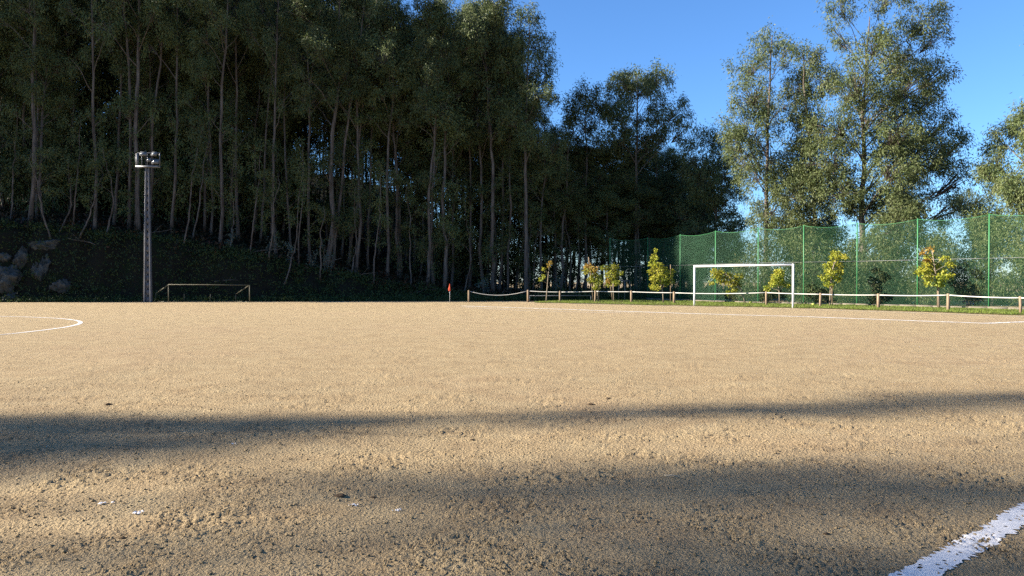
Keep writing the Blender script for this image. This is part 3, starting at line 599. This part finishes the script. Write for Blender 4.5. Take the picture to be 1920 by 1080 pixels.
rock('boulder', at(80, 512, 56.65), (0.85, 1.0, 1.5), 43, 'long slanting grey boulder in the bank face', 0.5)
rock('boulder', at(16, 526, 55.9), (1.35, 1.2, 1.15), 44, 'big rounded boulder low on the bank at its rocky end')
rock('boulder', at(6, 486, 56.4), (0.75, 0.8, 0.6), 45, 'small pale boulder perched above the big rounded one')
rock('boulder', at(22, 560, 55.5), (1.1, 0.7, 0.5), 46, 'low grey boulder at the foot of the rocky bank')
rock('boulder', at(118, 540, 56.0), (0.8, 0.8, 0.7), 49, 'half-buried dark boulder at the foot of the slanting one')
rock('boulder', at(50, 418, 60), (0.9, 0.8, 0.4), 47, 'mossy boulder among the trunks at the top of the bank')
rock('boulder', at(158, 440, 59.3), (0.5, 0.5, 0.3), 48, 'small pale stone beside thin trunks on the bank top')
# dead limbs lying and leaning on the bank
for i, (px, dd, ln, ang, tl) in enumerate([(230, 6.2, 3.2, 0.2, .25), (345, 5.6, 2.6, 2.8, .15), (450, 6.0, 3.0, 0.5, .3), (560, 6.4, 2.8, -0.3, .5), (640, 5.4, 2.2, 0.1, .2), (690, 6.0, 3.0, 2.6, .6), (760, 5.2, 2.4, 0.4, .3), (400, 4.4, 1.8, 0.0, .1), (180, 5.0, 2.2, 3.0, .4), (910, 4.8, 2.0, 0.3, .5)]):
    x0 = (px - 960) / FPX * 57; d = float(edge_y(x0)) + dd; rr = np.random.default_rng(1500 + i); m = MB()
    e = np.array([math.cos(ang) * ln, math.sin(ang) * 0.4, tl * ln * .6]); m.tube(curve((0, 0, 0), e, 6, 0, .06, rr), np.linspace(.045, .015, 6), 6)
    m.tube(curve(e * .55, e * .8 + [0, -.2, .45], 4, 0, .03, rr), [.02, .016, .012, .006], 5)
    o = m.build('fallen_branch', M_BARK, None, True); o.location = (x0, d, bz(x0, d) + .05)
    tag(o, 'dead fallen branch on the dark wooded bank', 'branch', 'fallen branches on the bank')

# ------------------------------------------------------------------ goal
def bar(mb, p, q, r_, k=10): mb.tube([p, (Vector(p) + Vector(q)) / 2, q], r_, k)
def build_goal():
    pl, pr = P(1302, 573), P(1487, 577.4); h = 2.46
    g = empty('football_goal', (pl + pr) / 2, 'white painted football goal frame without a net in front of the young trees', 'goal')
    o = (pl + pr) / 2; a = pl - o; b = pr - o; up = Vector((0, 0, h))
    for p in (a, b):
        m = MB(); bar(m, p + Vector((0, 0, -.05)), p + up + Vector((0, 0, 0.055)), 0.06, 12); m.build('goal_post', M_WHITE, g, True)
    m = MB(); dd = (b - a).normalized(); bar(m, a + up + dd * 0.055, b + up - dd * 0.055, 0.06, 12); m.build('crossbar', M_WHITE, g, True)
build_goal()
def frame_goal(name, label, pts, bars, m_, r_=0.03):
    """pts: named points; bars: (part name, a, b)"""
    o = pts['o']; g = empty(name, o, label, 'goal frame')
    for pn, a, b in bars:
        m = MB(); bar(m, pts[a] - o, pts[b] - o, r_, 8); m.build(pn, m_, g, True)
    return g
D = 54.8
def ap(px, py, d=D):
    p = at(px, py, d); p.z = max(p.z, 0.03); return p
fg = dict(o=P(380, 566.3), a=ap(316, 566, 54.2), A=ap(316, 533.5, 54.2), b=ap(468, 566, 54.2), B=ap(468, 534.5, 54.2), c=ap(292, 565, 55.6), C=ap(292, 551, 55.6), d=ap(442, 565, 55.6), D=ap(442, 552, 55.6), e=ap(345, 565, 55.5), E=ap(345.5, 551, 55.5), f=ap(394, 565, 55.5), F=ap(395, 551.5, 55.5))
frame_goal('goal_frame', 'old rusty goal frame with sloping side bars at the foot of the bank', fg,
           [('front_post', 'a', 'A'), ('front_post', 'b', 'B'), ('crossbar', 'A', 'B'), ('sloping_bar', 'A', 'C'), ('sloping_bar', 'B', 'D'), ('rear_post', 'c', 'C'), ('rear_post', 'd', 'D'), ('ground_bar', 'c', 'd'), ('ground_bar', 'a', 'c'), ('ground_bar', 'b', 'd'), ('stub_post', 'e', 'E'), ('stub_post', 'f', 'F')], M_RUST, 0.032)
lf = dict(o=P(1050, 565.6), a=ap(993, 565, 56), A=ap(993, 554.5, 56), b=ap(1108, 565, 56), B=ap(1108, 554.3, 56))
frame_goal('goal_frame', 'low grey goal frame lying behind the rope fence', lf, [('side_bar', 'a', 'A'), ('top_bar', 'A', 'B'), ('side_bar', 'b', 'B')], M_STEEL, 0.03)
sf = dict(o=P(1172, 565.5), a=ap(1171.5, 565, 57), A=ap(1171.5, 527, 57), B=ap(1180, 526.5, 57.6), b=ap(1187, 565, 58.4), C=ap(1160, 526, 58), c=ap(1160, 565, 58))
frame_goal('goal_frame', 'small upright steel goal frame behind the pair of young trees', sf, [('front_post', 'a', 'A'), ('top_bar', 'A', 'B'), ('rear_bar', 'B', 'b'), ('crossbar', 'A', 'C'), ('front_post', 'c', 'C')], M_STEEL, 0.028)

# ------------------------------------------------------------------ corner flag
def corner_flag():
    p = P(843.3, 566.6); f = empty('corner_flag', p, 'red corner flag hanging limp on a thin pale pole', 'corner flag')
    m = MB(); bar(m, Vector((0, 0, -.05)), Vector((0, 0, 1.32)), 0.016, 8); m.build('flag_pole', M_WHITE, f, True)
    m = MB(); n = 12; z = np.linspace(1.34, 0.80, n); w = np.interp(z, [0.80, 0.86, 1.0, 1.12, 1.2, 1.34], [0.06, 0.09, 0.09, 0.05, 0.03, 0.01])
    ph = np.linspace(0, 2 * math.pi, 13); rows = []
    for zi, wi in zip(z, w):                              # a limp cloth folded round its pole
        rad = 0.02 + wi * (0.75 + 0.22 * np.sin(3 * ph + zi * 5)); rows.append(np.stack([rad * np.cos(ph), rad * np.sin(ph) * 0.55, np.full_like(ph, zi + 0)], 1))
    v = np.concatenate(rows); i = np.arange(n - 1)[:, None] * 13; j = np.arange(12)[None]
    m.add(v, np.stack([i + j, i + j + 1, i + j + 14, i + j + 13], -1).reshape(-1, 4)); m.build('flag', M_RED, f, True)
corner_flag()

# ------------------------------------------------------------------ rope fence
FP = [(879, 566.2), (990, 566.4), (1050, 566.8), (1116, 567.4), (1184, 568.3), (1264, 569.8), (1437, 573.6), (1538, 576.6), (1647, 579.4), (1778, 583.8), (1914, 589), (2070, 596)]
fence = empty('rope_fence', P(1264, 569.8), 'low fence of round wooden posts strung with one thick white rope', 'fence')
fo = fence.location.copy(); tops = []
for i, (px, py) in enumerate(FP):
    p = P(px, py); h = 0.86 + 0.04 * math.sin(i * 2.3); rr = 0.074 + 0.01 * math.sin(i * 1.7)
    m = MB(); tilt = Vector((0.03 * math.sin(i * 3.1), 0.03 * math.cos(i * 1.3), 0))
    m.tube([p - fo + Vector((0, 0, -.1)), p - fo + tilt * .5 + Vector((0, 0, h * .5)), p - fo + tilt + Vector((0, 0, h - .02)), p - fo + tilt + Vector((0, 0, h))], [rr, rr, rr * .97, rr * .75], 10)
    m.build('post', M_WOOD, fence, True); tops.append(p - fo + tilt + Vector((0, 0, h - 0.08)))
sags = [0.30, 0.02, 0.015, 0.015, 0.015, 0.06, 0.015, 0.02, 0.03, 0.03, 0.03]
for i in range(len(tops) - 1):
    m = MB(); dd = (tops[i + 1] - tops[i]).normalized()
    m.tube(curve(tops[i] + dd * .06, tops[i + 1] - dd * .06, 12, -sags[i]), 0.028 if i else 0.022, 7); m.build('rope', M_ROPE, fence, True)

# ------------------------------------------------------------------ tall green net fence
NP = [(8.2, 62.5), (11.2, 61.6), (12.95, 57.5), (14.55, 53.4), (16.55, 50.2), (18.75, 48.0), (21.3, 46.1), (23.35, 43.0), (25.55, 40.0), (27.9, 36.9), (30.2, 33.8)]
NH = 5.08
netf = empty('net_fence', (NP[0][0], NP[0][1], 0), 'tall green wire net fence on thin green posts behind the verge', 'fence'); no = netf.location.copy()
CELL = 0.085
for i, (x, y) in enumerate(NP):
    m = MB(); p = Vector((x, y, 0)) - no; bar(m, p + Vector((0, 0, -.1)), p + Vector((0, 0, NH + 0.06)), 0.034, 8); m.build('post', M_GREENP, netf, True)
    if i == len(NP) - 1: break
    q = Vector((*NP[i + 1], 0)) - no; Ld = (q - p).length; e = (q - p) / Ld
    def topz(u, Ld=Ld): return NH - 0.17 * 4 * (u / Ld) * (1 - u / Ld)
    m = MB(); W_ = 0.0054
    nrm = Vector((-e.y, e.x, 0))
    for sgn in (1, -1):
        for kk in np.arange(-NH, Ld + NH, CELL * 1.0):
            z0, z1 = 0.08, NH
            ua, ub = (kk + z0, kk + z1) if sgn > 0 else (kk + NH - z0, kk + NH - z1)
            lo, hi = sorted((ua, ub)); lo2, hi2 = max(lo, 0.02), min(hi, Ld - 0.02)
            if hi2 - lo2 < 0.05: continue
            zz = (lambda u: u - kk) if sgn > 0 else (lambda u: kk + NH - u)
            us = np.linspace(lo2, hi2, 7); zs = np.array([zz(u) for u in us]); f = np.array([topz(u) for u in us]) / NH; zs = 0.06 + (zs - 0.06) * f
            off = 0.003 * sgn
            m.tube([p + e * float(u) + Vector((0, 0, float(z))) + nrm * (off + 0.05 * math.sin(u * 1.7 + i) * math.sin(z * 0.9)) for u, z in zip(us, zs)], W_, 3, False)
    m.build('net', M_NET, netf)
    m = MB(); us = np.linspace(0.03, Ld - 0.03, 9)
    m.tube([p + e * float(u) + Vector((0, 0, topz(float(u)) + .01)) for u in us], 0.011, 5); m.build('top_wire', M_GREENP, netf)
    m = MB(); m.tube([p + e * float(u) + Vector((0, 0, 2.75)) - nrm * 0.06 for u in us], 0.010, 5); m.build('middle_wire', M_STEEL, netf)

# ------------------------------------------------------------------ grass verge, kerb, balls
lo_ = [P(*p) for p in [(1000, 567.3), (1100, 569.6), (1263, 572.8), (1437, 576.3), (1600, 580.4), (1778, 586.2), (1920, 591.5), (2200, 603)]]
hi_ = [Vector((x, y, 0)) for x, y in [(4.5, 57.5), (8.5, 60.0), (12.4, 57.0), (14.2, 53.0), (16.3, 49.8), (21.0, 45.7), (25.3, 39.6), (31, 32)]]
m = MB(); V = []; Q = []; nu, nv = 240, 24
tl = np.linspace(0, 7, nu); LO = np.stack([np.interp(tl, range(8), [p[c] for p in lo_]) for c in (0, 1)], 1); HI = np.stack([np.interp(tl, range(8), [p[c] for p in hi_]) for c in (0, 1)], 1)
wob = 0.25 * np.convolve(rng.standard_normal(nu + 6), np.ones(7) / 2.6, 'valid'); dv = HI - LO; dv /= np.linalg.norm(dv, axis=1)[:, None]; LO = LO + dv * wob[:, None]
def verge_pt(a, b):
    k = np.clip(a * (nu - 1), 0, nu - 1.001); i = k.astype(int); f = (k - i)[:, None]
    l = LO[i] * (1 - f) + LO[i + 1] * f; h = HI[i] * (1 - f) + HI[i + 1] * f; return l + (h - l) * b[:, None]
A_, B_ = np.meshgrid(np.linspace(0, 1, nu), np.linspace(0, 1, nv)); pp = verge_pt(A_.ravel(), B_.ravel())
zz = ground_z(pp[:, 0], pp[:, 1]) + 0.012 + 0.05 * np.clip(B_.ravel() * 4, 0, 1) + 0.02 * sample(T_MID, pp[:, 0], pp[:, 1], 9) * np.clip(B_.ravel() * 6, 0, 1)
i = (np.arange(nv - 1)[:, None] * nu + np.arange(nu - 1)[None, :]); m.add(np.c_[pp, zz], np.stack([i, i + 1, i + nu + 1, i + nu], -1).reshape(-1, 4))
tag(m.build('verge', M_VERGE, None, True), 'narrow green verge between dirt pitch and net fence', None, None, 'structure')
m = MB(); n = 48000; a_ = rng.random(n); b2 = rng.random(n) * 1.03 - 0.03; pp = verge_pt(a_, b2)
c = np.c_[pp, ground_z(pp[:, 0], pp[:, 1]) + 0.03]
patch = sample(T_MASK, pp[:, 0], pp[:, 1], 7.0); keep = patch > -1.0 + 0.5 * (b2 < 0.1); c = c[keep]
leaves(m, c, np.tile(np.array([0, 0, 1.2]), (len(c), 1)), 0.11, 0.02, 1, .5)
tag(m.build('grass', M_GRASS), 'short sunlit green grass on the verge', 'grass', None, 'stuff')
kb = empty('kerb', (NP[2][0], NP[2][1], 0), 'low pale concrete kerb along the foot of the net', 'kerb'); ko = kb.location.copy()
for i in range(1, 9):
    p = Vector((*NP[i], 0)); q = Vector((*NP[i + 1], 0)); Ld = (q - p).length; e = (q - p) / Ld; nrm = Vector((e.y, -e.x, 0)); nrm = nrm if nrm.y < 0 else -nrm
    nb = 4
    for k in range(nb):
        c = p + e * (Ld * (k + .5) / nb) + nrm * 0.16; m = MB(); m.box((0, 0, 0), (Ld / nb - 0.015, 0.12, 0.30), Matrix.Rotation(math.atan2(e.y, e.x), 3, 'Z'))
        o = m.build('kerb_stone', M_KERB, kb); o.location = c - ko + Vector((0, 0, 0.0 + 0.01 * math.sin(k * 5 + i)))
def sphere(mb, r_, n=12):
    u = np.linspace(0, math.pi, n); v = np.linspace(0, 2 * math.pi, 2 * n, endpoint=False); U, Vv = np.meshgrid(u, v, indexing='ij')
    p = r_ * np.stack([np.sin(U) * np.cos(Vv), np.sin(U) * np.sin(Vv), np.cos(U)], -1)
    i = np.arange(n - 1)[:, None] * 2 * n; j = np.arange(2 * n)[None]; j2 = (j + 1) % (2 * n)
    mb.add(p, np.stack([i + j, i + 2 * n + j, i + 2 * n + j2, i + j2], -1).reshape(-1, 4))
for (px, py, lab) in [(1407.5, 570.6, 'pale yellow ball on the grass behind the middle of the goal'), (1525, 574.2, 'yellow-green ball on the grass beside a fence post')]:
    m = MB(); sphere(m, 0.10); o = m.build('ball', M_BALL, None, True); p = P(px, py); o.location = (p.x, p.y, 0.13); tag(o, lab, 'ball')

# ------------------------------------------------------------------ young trees and their stakes
def young(base, trunk_px, lobes, seed, label, autumn=(), stakes=()):
    p0 = P(*base); d = p0.y; s = d / FPX; rr = np.random.default_rng(seed)
    root = empty('young_tree', (p0.x, p0.y, 0.0)); tag(root, label, 'young tree')
    tr = []
    for px, py in trunk_px:
        q = at(px, py, d); tr.append((q.x - p0.x, 0, max(0, q.z)))
    tr[0] = (0, 0, -0.05); zt = [t[2] for t in tr]; m = MB(); m.tube(tr, np.linspace(0.05, 0.02, len(tr)), 7); m.build('trunk', M_BARK2, root, True)
    ml, ma, mb = MB(), MB(), MB()
    for li, (px, py, rx, rz) in enumerate(lobes):
        q = at(px, py, d); c = np.array([q.x - p0.x, rr.uniform(-.45, .45), q.z]); rx *= s * rr.uniform(.9, 1.3); rz *= s * rr.uniform(.9, 1.25)
        zt0 = min(zt[-1], max(zt[1], c[2] - 0.4)); st = np.array([np.interp(zt0, zt, [t[0] for t in tr]), 0, zt0])
        mb.tube(curve(st, c, 4, 0.04), [0.016, 0.012, 0.009, 0.005], 4, False)
        nl = int(165 * (rx * rz + rx * rx) / 0.35 + 14); u = rr.standard_normal((nl, 3)); u /= np.linalg.norm(u, axis=1)[:, None]; u *= rr.uniform(0.2, 1, (nl, 1)) ** 0.5
        pos = c + u * np.array([rx, max(rx, .3), rz]); tgt = ma if li in autumn else ml
        leaves(tgt, pos, np.tile(np.array([-.2, -.2, -.5]), (nl, 1)), 0.15, 0.10, 1, .7, rr)
    mb.build('branches', M_BARK2, root)['kind'] = 'stuff'
    if ml.n: ml.build('crown', M_YOUNG, root)['kind'] = 'stuff'
    if ma.n: o = ma.build('crown', M_AUT, root); o['kind'] = 'stuff'; o['label'] = 'leaves turned orange and yellow'
    for (xa, ya, xb, yb, lab) in stakes:
        a = P(xa, ya); b = at(xb, yb, a.y); m = MB(); o2 = a; bar(m, Vector((0, 0, -.1)), b - o2, 0.028, 7); o = m.build('wooden_stake', M_WOOD, None, True); o.location = o2; tag(o, lab, 'stake')
young((1121, 567.2), [(1121, 567), (1120, 535), (1113, 510), (1108, 498)], [(1104, 500, 9, 6), (1113, 505, 9, 6), (1100, 508, 6, 5), (1116, 519, 13, 9), (1108, 525, 7, 5), (1122, 528, 8, 7), (1117, 538, 6, 6), (1127, 518, 6, 5)], 50, 'young tree with an orange-tinged top, one of a pair behind the rope', (0, 1), [(1122.6, 567.4, 1122.5, 528, 'thin wooden stake beside the orange-topped young tree'), (1113, 566.5, 1103.5, 482, 'leaning bare cane poking out above the orange-topped young tree')])
young((1151, 566), [(1151, 566), (1150, 540), (1150, 515), (1148, 500)], [(1137, 502, 10, 6), (1152, 503, 10, 8), (1146, 514, 12, 8), (1158, 514, 9, 7), (1164, 512, 5, 5), (1145, 526, 10, 7), (1155, 530, 10, 6), (1142, 532, 6, 5)], 51, 'darker young tree with a yellow underside, other of the pair behind the rope', (5,), [(1149.5, 565.5, 1144, 535, 'thin slanting stake under the darker young tree'), (1147.5, 565, 1147.5, 486, 'tall thin cane rising through the darker young tree')])
young((1244, 568.4), [(1244, 568.4), (1243, 550), (1240, 536), (1233, 505), (1230, 478)], [(1230, 470, 2.5, 6), (1227, 482, 6, 7), (1224, 494, 8, 7), (1233, 499, 9, 8), (1222, 508, 7, 6), (1236, 513, 12, 9), (1247, 505, 8, 7), (1252, 516, 8, 6), (1262, 508, 7, 4), (1226, 522, 9, 7), (1240, 526, 10, 7), (1257, 527, 9, 6), (1223, 537, 7, 5), (1234, 540, 6, 5), (1248, 531, 6, 5)], 52, 'full yellow-green young tree with pointed tip left of the white goal', (), [(1257.3, 567.6, 1257.3, 496, 'straight wooden stake beside the pointed young tree')])
young((1398, 570.6), [(1398, 570.6), (1394, 556), (1388, 541), (1375, 525), (1358, 512)], [(1336, 508, 6, 6), (1343, 517, 8, 6), (1332, 530, 6, 4), (1352, 510, 10, 6), (1356, 524, 12, 8), (1368, 516, 10, 7), (1371, 530, 11, 8), (1382, 520, 8, 9), (1386, 533, 6, 6), (1378, 543, 6, 4), (1371, 549, 7, 4)], 53, 'leaning yellow-green young tree spreading sideways inside the goal mouth')
young((1462, 572.4), [(1462, 572.4), (1461, 545), (1458, 525), (1460, 505)], [(1458, 508, 8, 6), (1466, 514, 8, 7), (1452, 518, 9, 7), (1462, 526, 11, 8), (1448, 530, 10, 7), (1472, 534, 8, 5), (1442, 540, 7, 4)], 54, 'young tree with thin olive crown seen under the right half of the crossbar')
young((1556, 575), [(1556, 575), (1557, 545), (1560, 510), (1568, 480)], [(1571, 474, 8, 6), (1578, 482, 7, 6), (1563, 482, 7, 6), (1568, 494, 10, 7), (1556, 498, 9, 7), (1580, 498, 7, 6), (1552, 510, 9, 7), (1565, 510, 10, 7), (1577, 510, 6, 5), (1546, 518, 6, 5), (1556, 522, 10, 7), (1570, 522, 8, 6), (1550, 532, 8, 5), (1562, 534, 8, 5)], 55, 'bushy bright green young tree just right of the goal', (), [(1560.5, 574.8, 1560, 520, 'wooden stake beside the bushy bright green young tree')])
young((1761, 579.5), [(1761, 579.5), (1760, 540), (1753, 505), (1748, 470)], [(1748, 466, 5, 4), (1737, 474, 6, 4), (1741, 488, 7, 4), (1752, 481, 10, 7), (1765, 484, 8, 5), (1745, 495, 10, 6), (1760, 496, 12, 7), (1774, 495, 8, 5), (1735, 505, 10, 6), (1752, 508, 14, 7), (1770, 508, 9, 6), (1718, 512, 8, 3), (1742, 520, 12, 7), (1760, 520, 12, 6), (1776, 516, 6, 4), (1738, 532, 7, 4), (1755, 530, 9, 6), (1768, 532, 6, 5)], 56, 'young tree with red-orange tip standing between two fence posts', (0, 1, 2), [(1758, 579.6, 1758, 538, 'wooden stake beside the red-tipped young tree')])
young((1024, 567), [(1024, 567), (1026, 540), (1028, 515), (1031, 492)], [(1033, 491, 3, 3), (1029, 497, 3, 3), (1020, 504, 3, 3), (1018, 519, 3, 4), (1013, 523, 3, 3)], 57, 'spindly sapling with a few orange leaves at its tip in the shade', (0, 1))

# ------------------------------------------------------------------ floodlight mast
def mast():
    base = P(278, 566.6); f = empty('floodlight_mast', base, 'tall tapered concrete floodlight mast with small lamp platform on top', 'floodlight')
    H = 9.85; m = MB(); wt = lambda z: 0.50 + (0.23 - 0.50) * z / H; dt = lambda z: 0.34 + (0.2 - 0.34) * z / H
    n = 26; zs = np.linspace(-0.1, H, n)
    for sx in (-1, 1):                                    # two flanges
        v = []
        for z in zs:
            w, dd = wt(z) / 2, dt(z) / 2; xi, xo = sx * (w - 0.055), sx * w
            v += [(xi, -dd, z), (xo, -dd, z), (xo, dd, z), (xi, dd, z)]
        i = np.arange(n - 1)[:, None] * 4; j = np.arange(4)[None]; j2 = (j + 1) % 4
        m.add(v, np.stack([i + j, i + j2, i + 4 + j2, i + 4 + j], -1).reshape(-1, 4)); m.add(v[-4:], [(0, 1, 2, 3)])
    sh = m.build('shaft', M_CONC, f)
    me = None
    m = MB(); z = 0.0; hole = 0.13; pitch = 0.52           # recessed web pierced by square holes
    while z < H - 0.05:
        w = wt(z) - 0.112; wh = min(0.11, w * 0.5); zt_ = min(z + pitch, H - .02)
        ph = max(0.05, zt_ - z - hole)
        m.box((0, 0, z + ph / 2), (w, 0.10, ph))
        if zt_ - z > hole:
            sw = (w - wh) / 2
            for sx in (-1, 1): m.box((sx * (wh / 2 + sw / 2), 0, z + ph + hole / 2), (sw, 0.096, hole))
        z = zt_
    m.build('web', M_CONC, sh)
    m = MB(); bar(m, Vector((-0.30, -.12, 0.0)), Vector((-0.14, -.08, H - .1)), 0.022, 8); m.build('conduit', M_STEEL, f, True)
    plat = MB(); plat.box((0.02, -0.16, H), (1.62, 0.10, 0.12)); plat.box((0.02, 0.16, H), (1.62, 0.08, 0.10)); pl = plat.build('platform', M_STEEL, f)
    for x in (-0.78, -0.2, 0.82):
        m = MB(); m.box((x, 0.0, H + 0.058), (0.06, 0.24, 0.03)); m.build('cross_plate', M_STEEL, pl)
    for x, h in ((-0.76, 1.0), (-0.50, 0.98), (-0.10, 0.95), (0.80, 0.95)):
        m = MB(); m.box((x, 0.16, H + 0.05 + h / 2), (0.055, 0.055, h)); m.build('upright', M_STEEL, f)
    m = MB(); m.box((0.02, 0.16, H + 1.03), (1.66, 0.05, 0.05)); m.build('top_rail', M_STEEL, f)
    for (x, z, w, h, tlt, pan) in ((-0.28, 0.92, 0.44, 0.30, 0.6, 0.1), (0.14, 0.48, 0.28, 0.24, 0.5, 0.0), (0.52, 0.92, 0.40, 0.28, 0.5, -0.3), (0.60, 0.36, 0.46, 0.36, 0.45, 0.1), (-0.72, 0.55, 0.12, 0.8, 0.0, 1.2)):
        rot = Matrix.Rotation(pan, 3, 'Z') @ Matrix.Rotation(-tlt, 3, 'X'); c = Vector((x, -0.08, H + z))
        m = MB(); m.box(c, (w, 0.16, h), rot); m.box(c + rot @ Vector((0, 0.12, 0)), (w * .55, 0.10, h * .55), rot); fl = m.build('floodlight', M_LAMPB, f)
        m = MB(); m.box(c + rot @ Vector((0, -0.086, 0)), (w * .9, 0.012, h * .86), rot); m.build('lens', M_GLASS, fl)
        m = MB(); bar(m, c + Vector((0, 0.05, 0)), Vector((x, 0.16, H + z)), 0.02, 6); m.build('bracket', M_STEEL, fl)
mast()

# ------------------------------------------------------------------ small things on the dirt
def clods():
    m = MB(); n = 22000; y = 2.4 + rng.random(n) ** 1.7 * 9; x = (rng.random(n) * 2 - 1) * (y * 0.78 + 0.8)
    z = ground_z(x, y); r_ = 0.003 + 0.009 * rng.random(n) ** 2.5
    base = np.array([[1, 0, 0], [0, 1, 0], [-1, 0, 0], [0, -1, 0], [0, 0, 1], [0, 0, -1]], float); tri = np.array([(0, 1, 4), (1, 2, 4), (2, 3, 4), (3, 0, 4), (1, 0, 5), (2, 1, 5), (3, 2, 5), (0, 3, 5)])
    V = base[None] * r_[:, None, None] * rng.uniform(0.6, 1.4, (n, 6, 1)); V[..., 2] *= 0.8
    a = rng.random(n) * 6.28; ca, sa = np.cos(a)[:, None], np.sin(a)[:, None]
    V = np.stack([V[..., 0] * ca - V[..., 1] * sa, V[..., 0] * sa + V[..., 1] * ca, V[..., 2]], -1) + np.stack([x, y, z + r_ * .3], 1)[:, None, :]
    m.add(V, None, (np.arange(n)[:, None, None] * 6 + tri[None]).reshape(-1, 3))
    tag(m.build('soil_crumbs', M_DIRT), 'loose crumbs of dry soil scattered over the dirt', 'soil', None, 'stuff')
clods()
def clump(name, px, py, size, m_, label, cat, group=None, flat=0.5, seed=0):
    rr = np.random.default_rng(seed); p = P(px, py); m = MB(); n = 7
    u = np.linspace(0, math.pi, n); v = np.linspace(0, 2 * math.pi, 10, endpoint=False); U, Vv = np.meshgrid(u, v, indexing='ij')
    rad = size * (1 + 0.3 * rr.standard_normal(U.shape)); q = rad[..., None] * np.stack([np.sin(U) * np.cos(Vv) * 1.6, np.sin(U) * np.sin(Vv), np.cos(U) * flat], -1)
    i = np.arange(n - 1)[:, None] * 10; j = np.arange(10)[None]; j2 = (j + 1) % 10; m.add(q, np.stack([i + j, i + 10 + j, i + 10 + j2, i + j2], -1).reshape(-1, 4))
    o = m.build(name, m_); o.location = (p.x, p.y, gz(p) + size * flat * 0.5); return tag(o, label, cat, group)
for i, (px, py, s) in enumerate([(204, 758, .028), (1108, 758, .026), (1140, 747, .018), (230, 1012, .012), (640, 930, .022), (1400, 864, .016), (885, 826, .015), (1015, 1062, .01), (700, 930, .012), (1550, 998, .013)]):
    clump('soil_clod', px, py, s, M_CLOD, 'small dark lump of damp soil on the dirt', 'soil clod', 'dark soil clods on the dirt', 0.45, 60 + i)
def scrap(px, py, w, label, seed):
    rr = np.random.default_rng(seed); p = P(px, py); m = MB()
    for k in range(9):                                    # small torn flakes lying together
        c = rr.normal(0, 1, 2) * w * np.array([.5, .5]); s = w * rr.uniform(.1, .3); a = np.sort(rr.uniform(0, 6.28, 6))
        pts = [(c[0] + s * math.cos(t), c[1] + s * math.sin(t), gz((p.x + c[0] + s * math.cos(t), p.y + c[1] + s * math.sin(t))) + 0.006 + 0.006 * rr.random()) for t in a]
        cen = (c[0], c[1], gz((p.x + c[0], p.y + c[1])) + 0.015); m.add([cen] + pts, None, [(0, q + 1, (q + 1) % 6 + 1) for q in range(6)])
    o = m.build('paper_scrap', M_PAPER); o.location = (p.x, p.y, 0); tag(o, label, 'litter')
scrap(194, 948, 0.045, 'scatter of white flakes on the sunlit dirt', 71); scrap(267, 965, 0.05, 'white flaky scrap beside a smaller white scatter', 72)
scrap(661, 951, 0.028, 'tiny white scrap in the shaded dirt', 73); scrap(746, 958, 0.03, 'thin trail of white specks in the shaded dirt', 74)
scrap(440, 833, 0.03, 'tiny white fleck within the long tree shadow', 75); scrap(636, 566.2, 0.22, 'white scrap lying at the far edge of the pitch', 76)
p = P(1259, 894); m = MB(); m.tube([(-.055, .02, .012), (0, 0, .02), (.06, -.02, .014)], [.004, .005, .003], 6); o = m.build('twig', M_TWIG); o.location = (p.x, p.y, gz(p)); tag(o, 'short pale dry twig lying on the dirt', 'twig')
print('tris', sum(sum(len(p.vertices) - 2 for p in me.polygons) if len(me.polygons) < 1000 else 2 * len(me.polygons) for me in bpy.data.meshes), 'objects', len(bpy.data.objects))
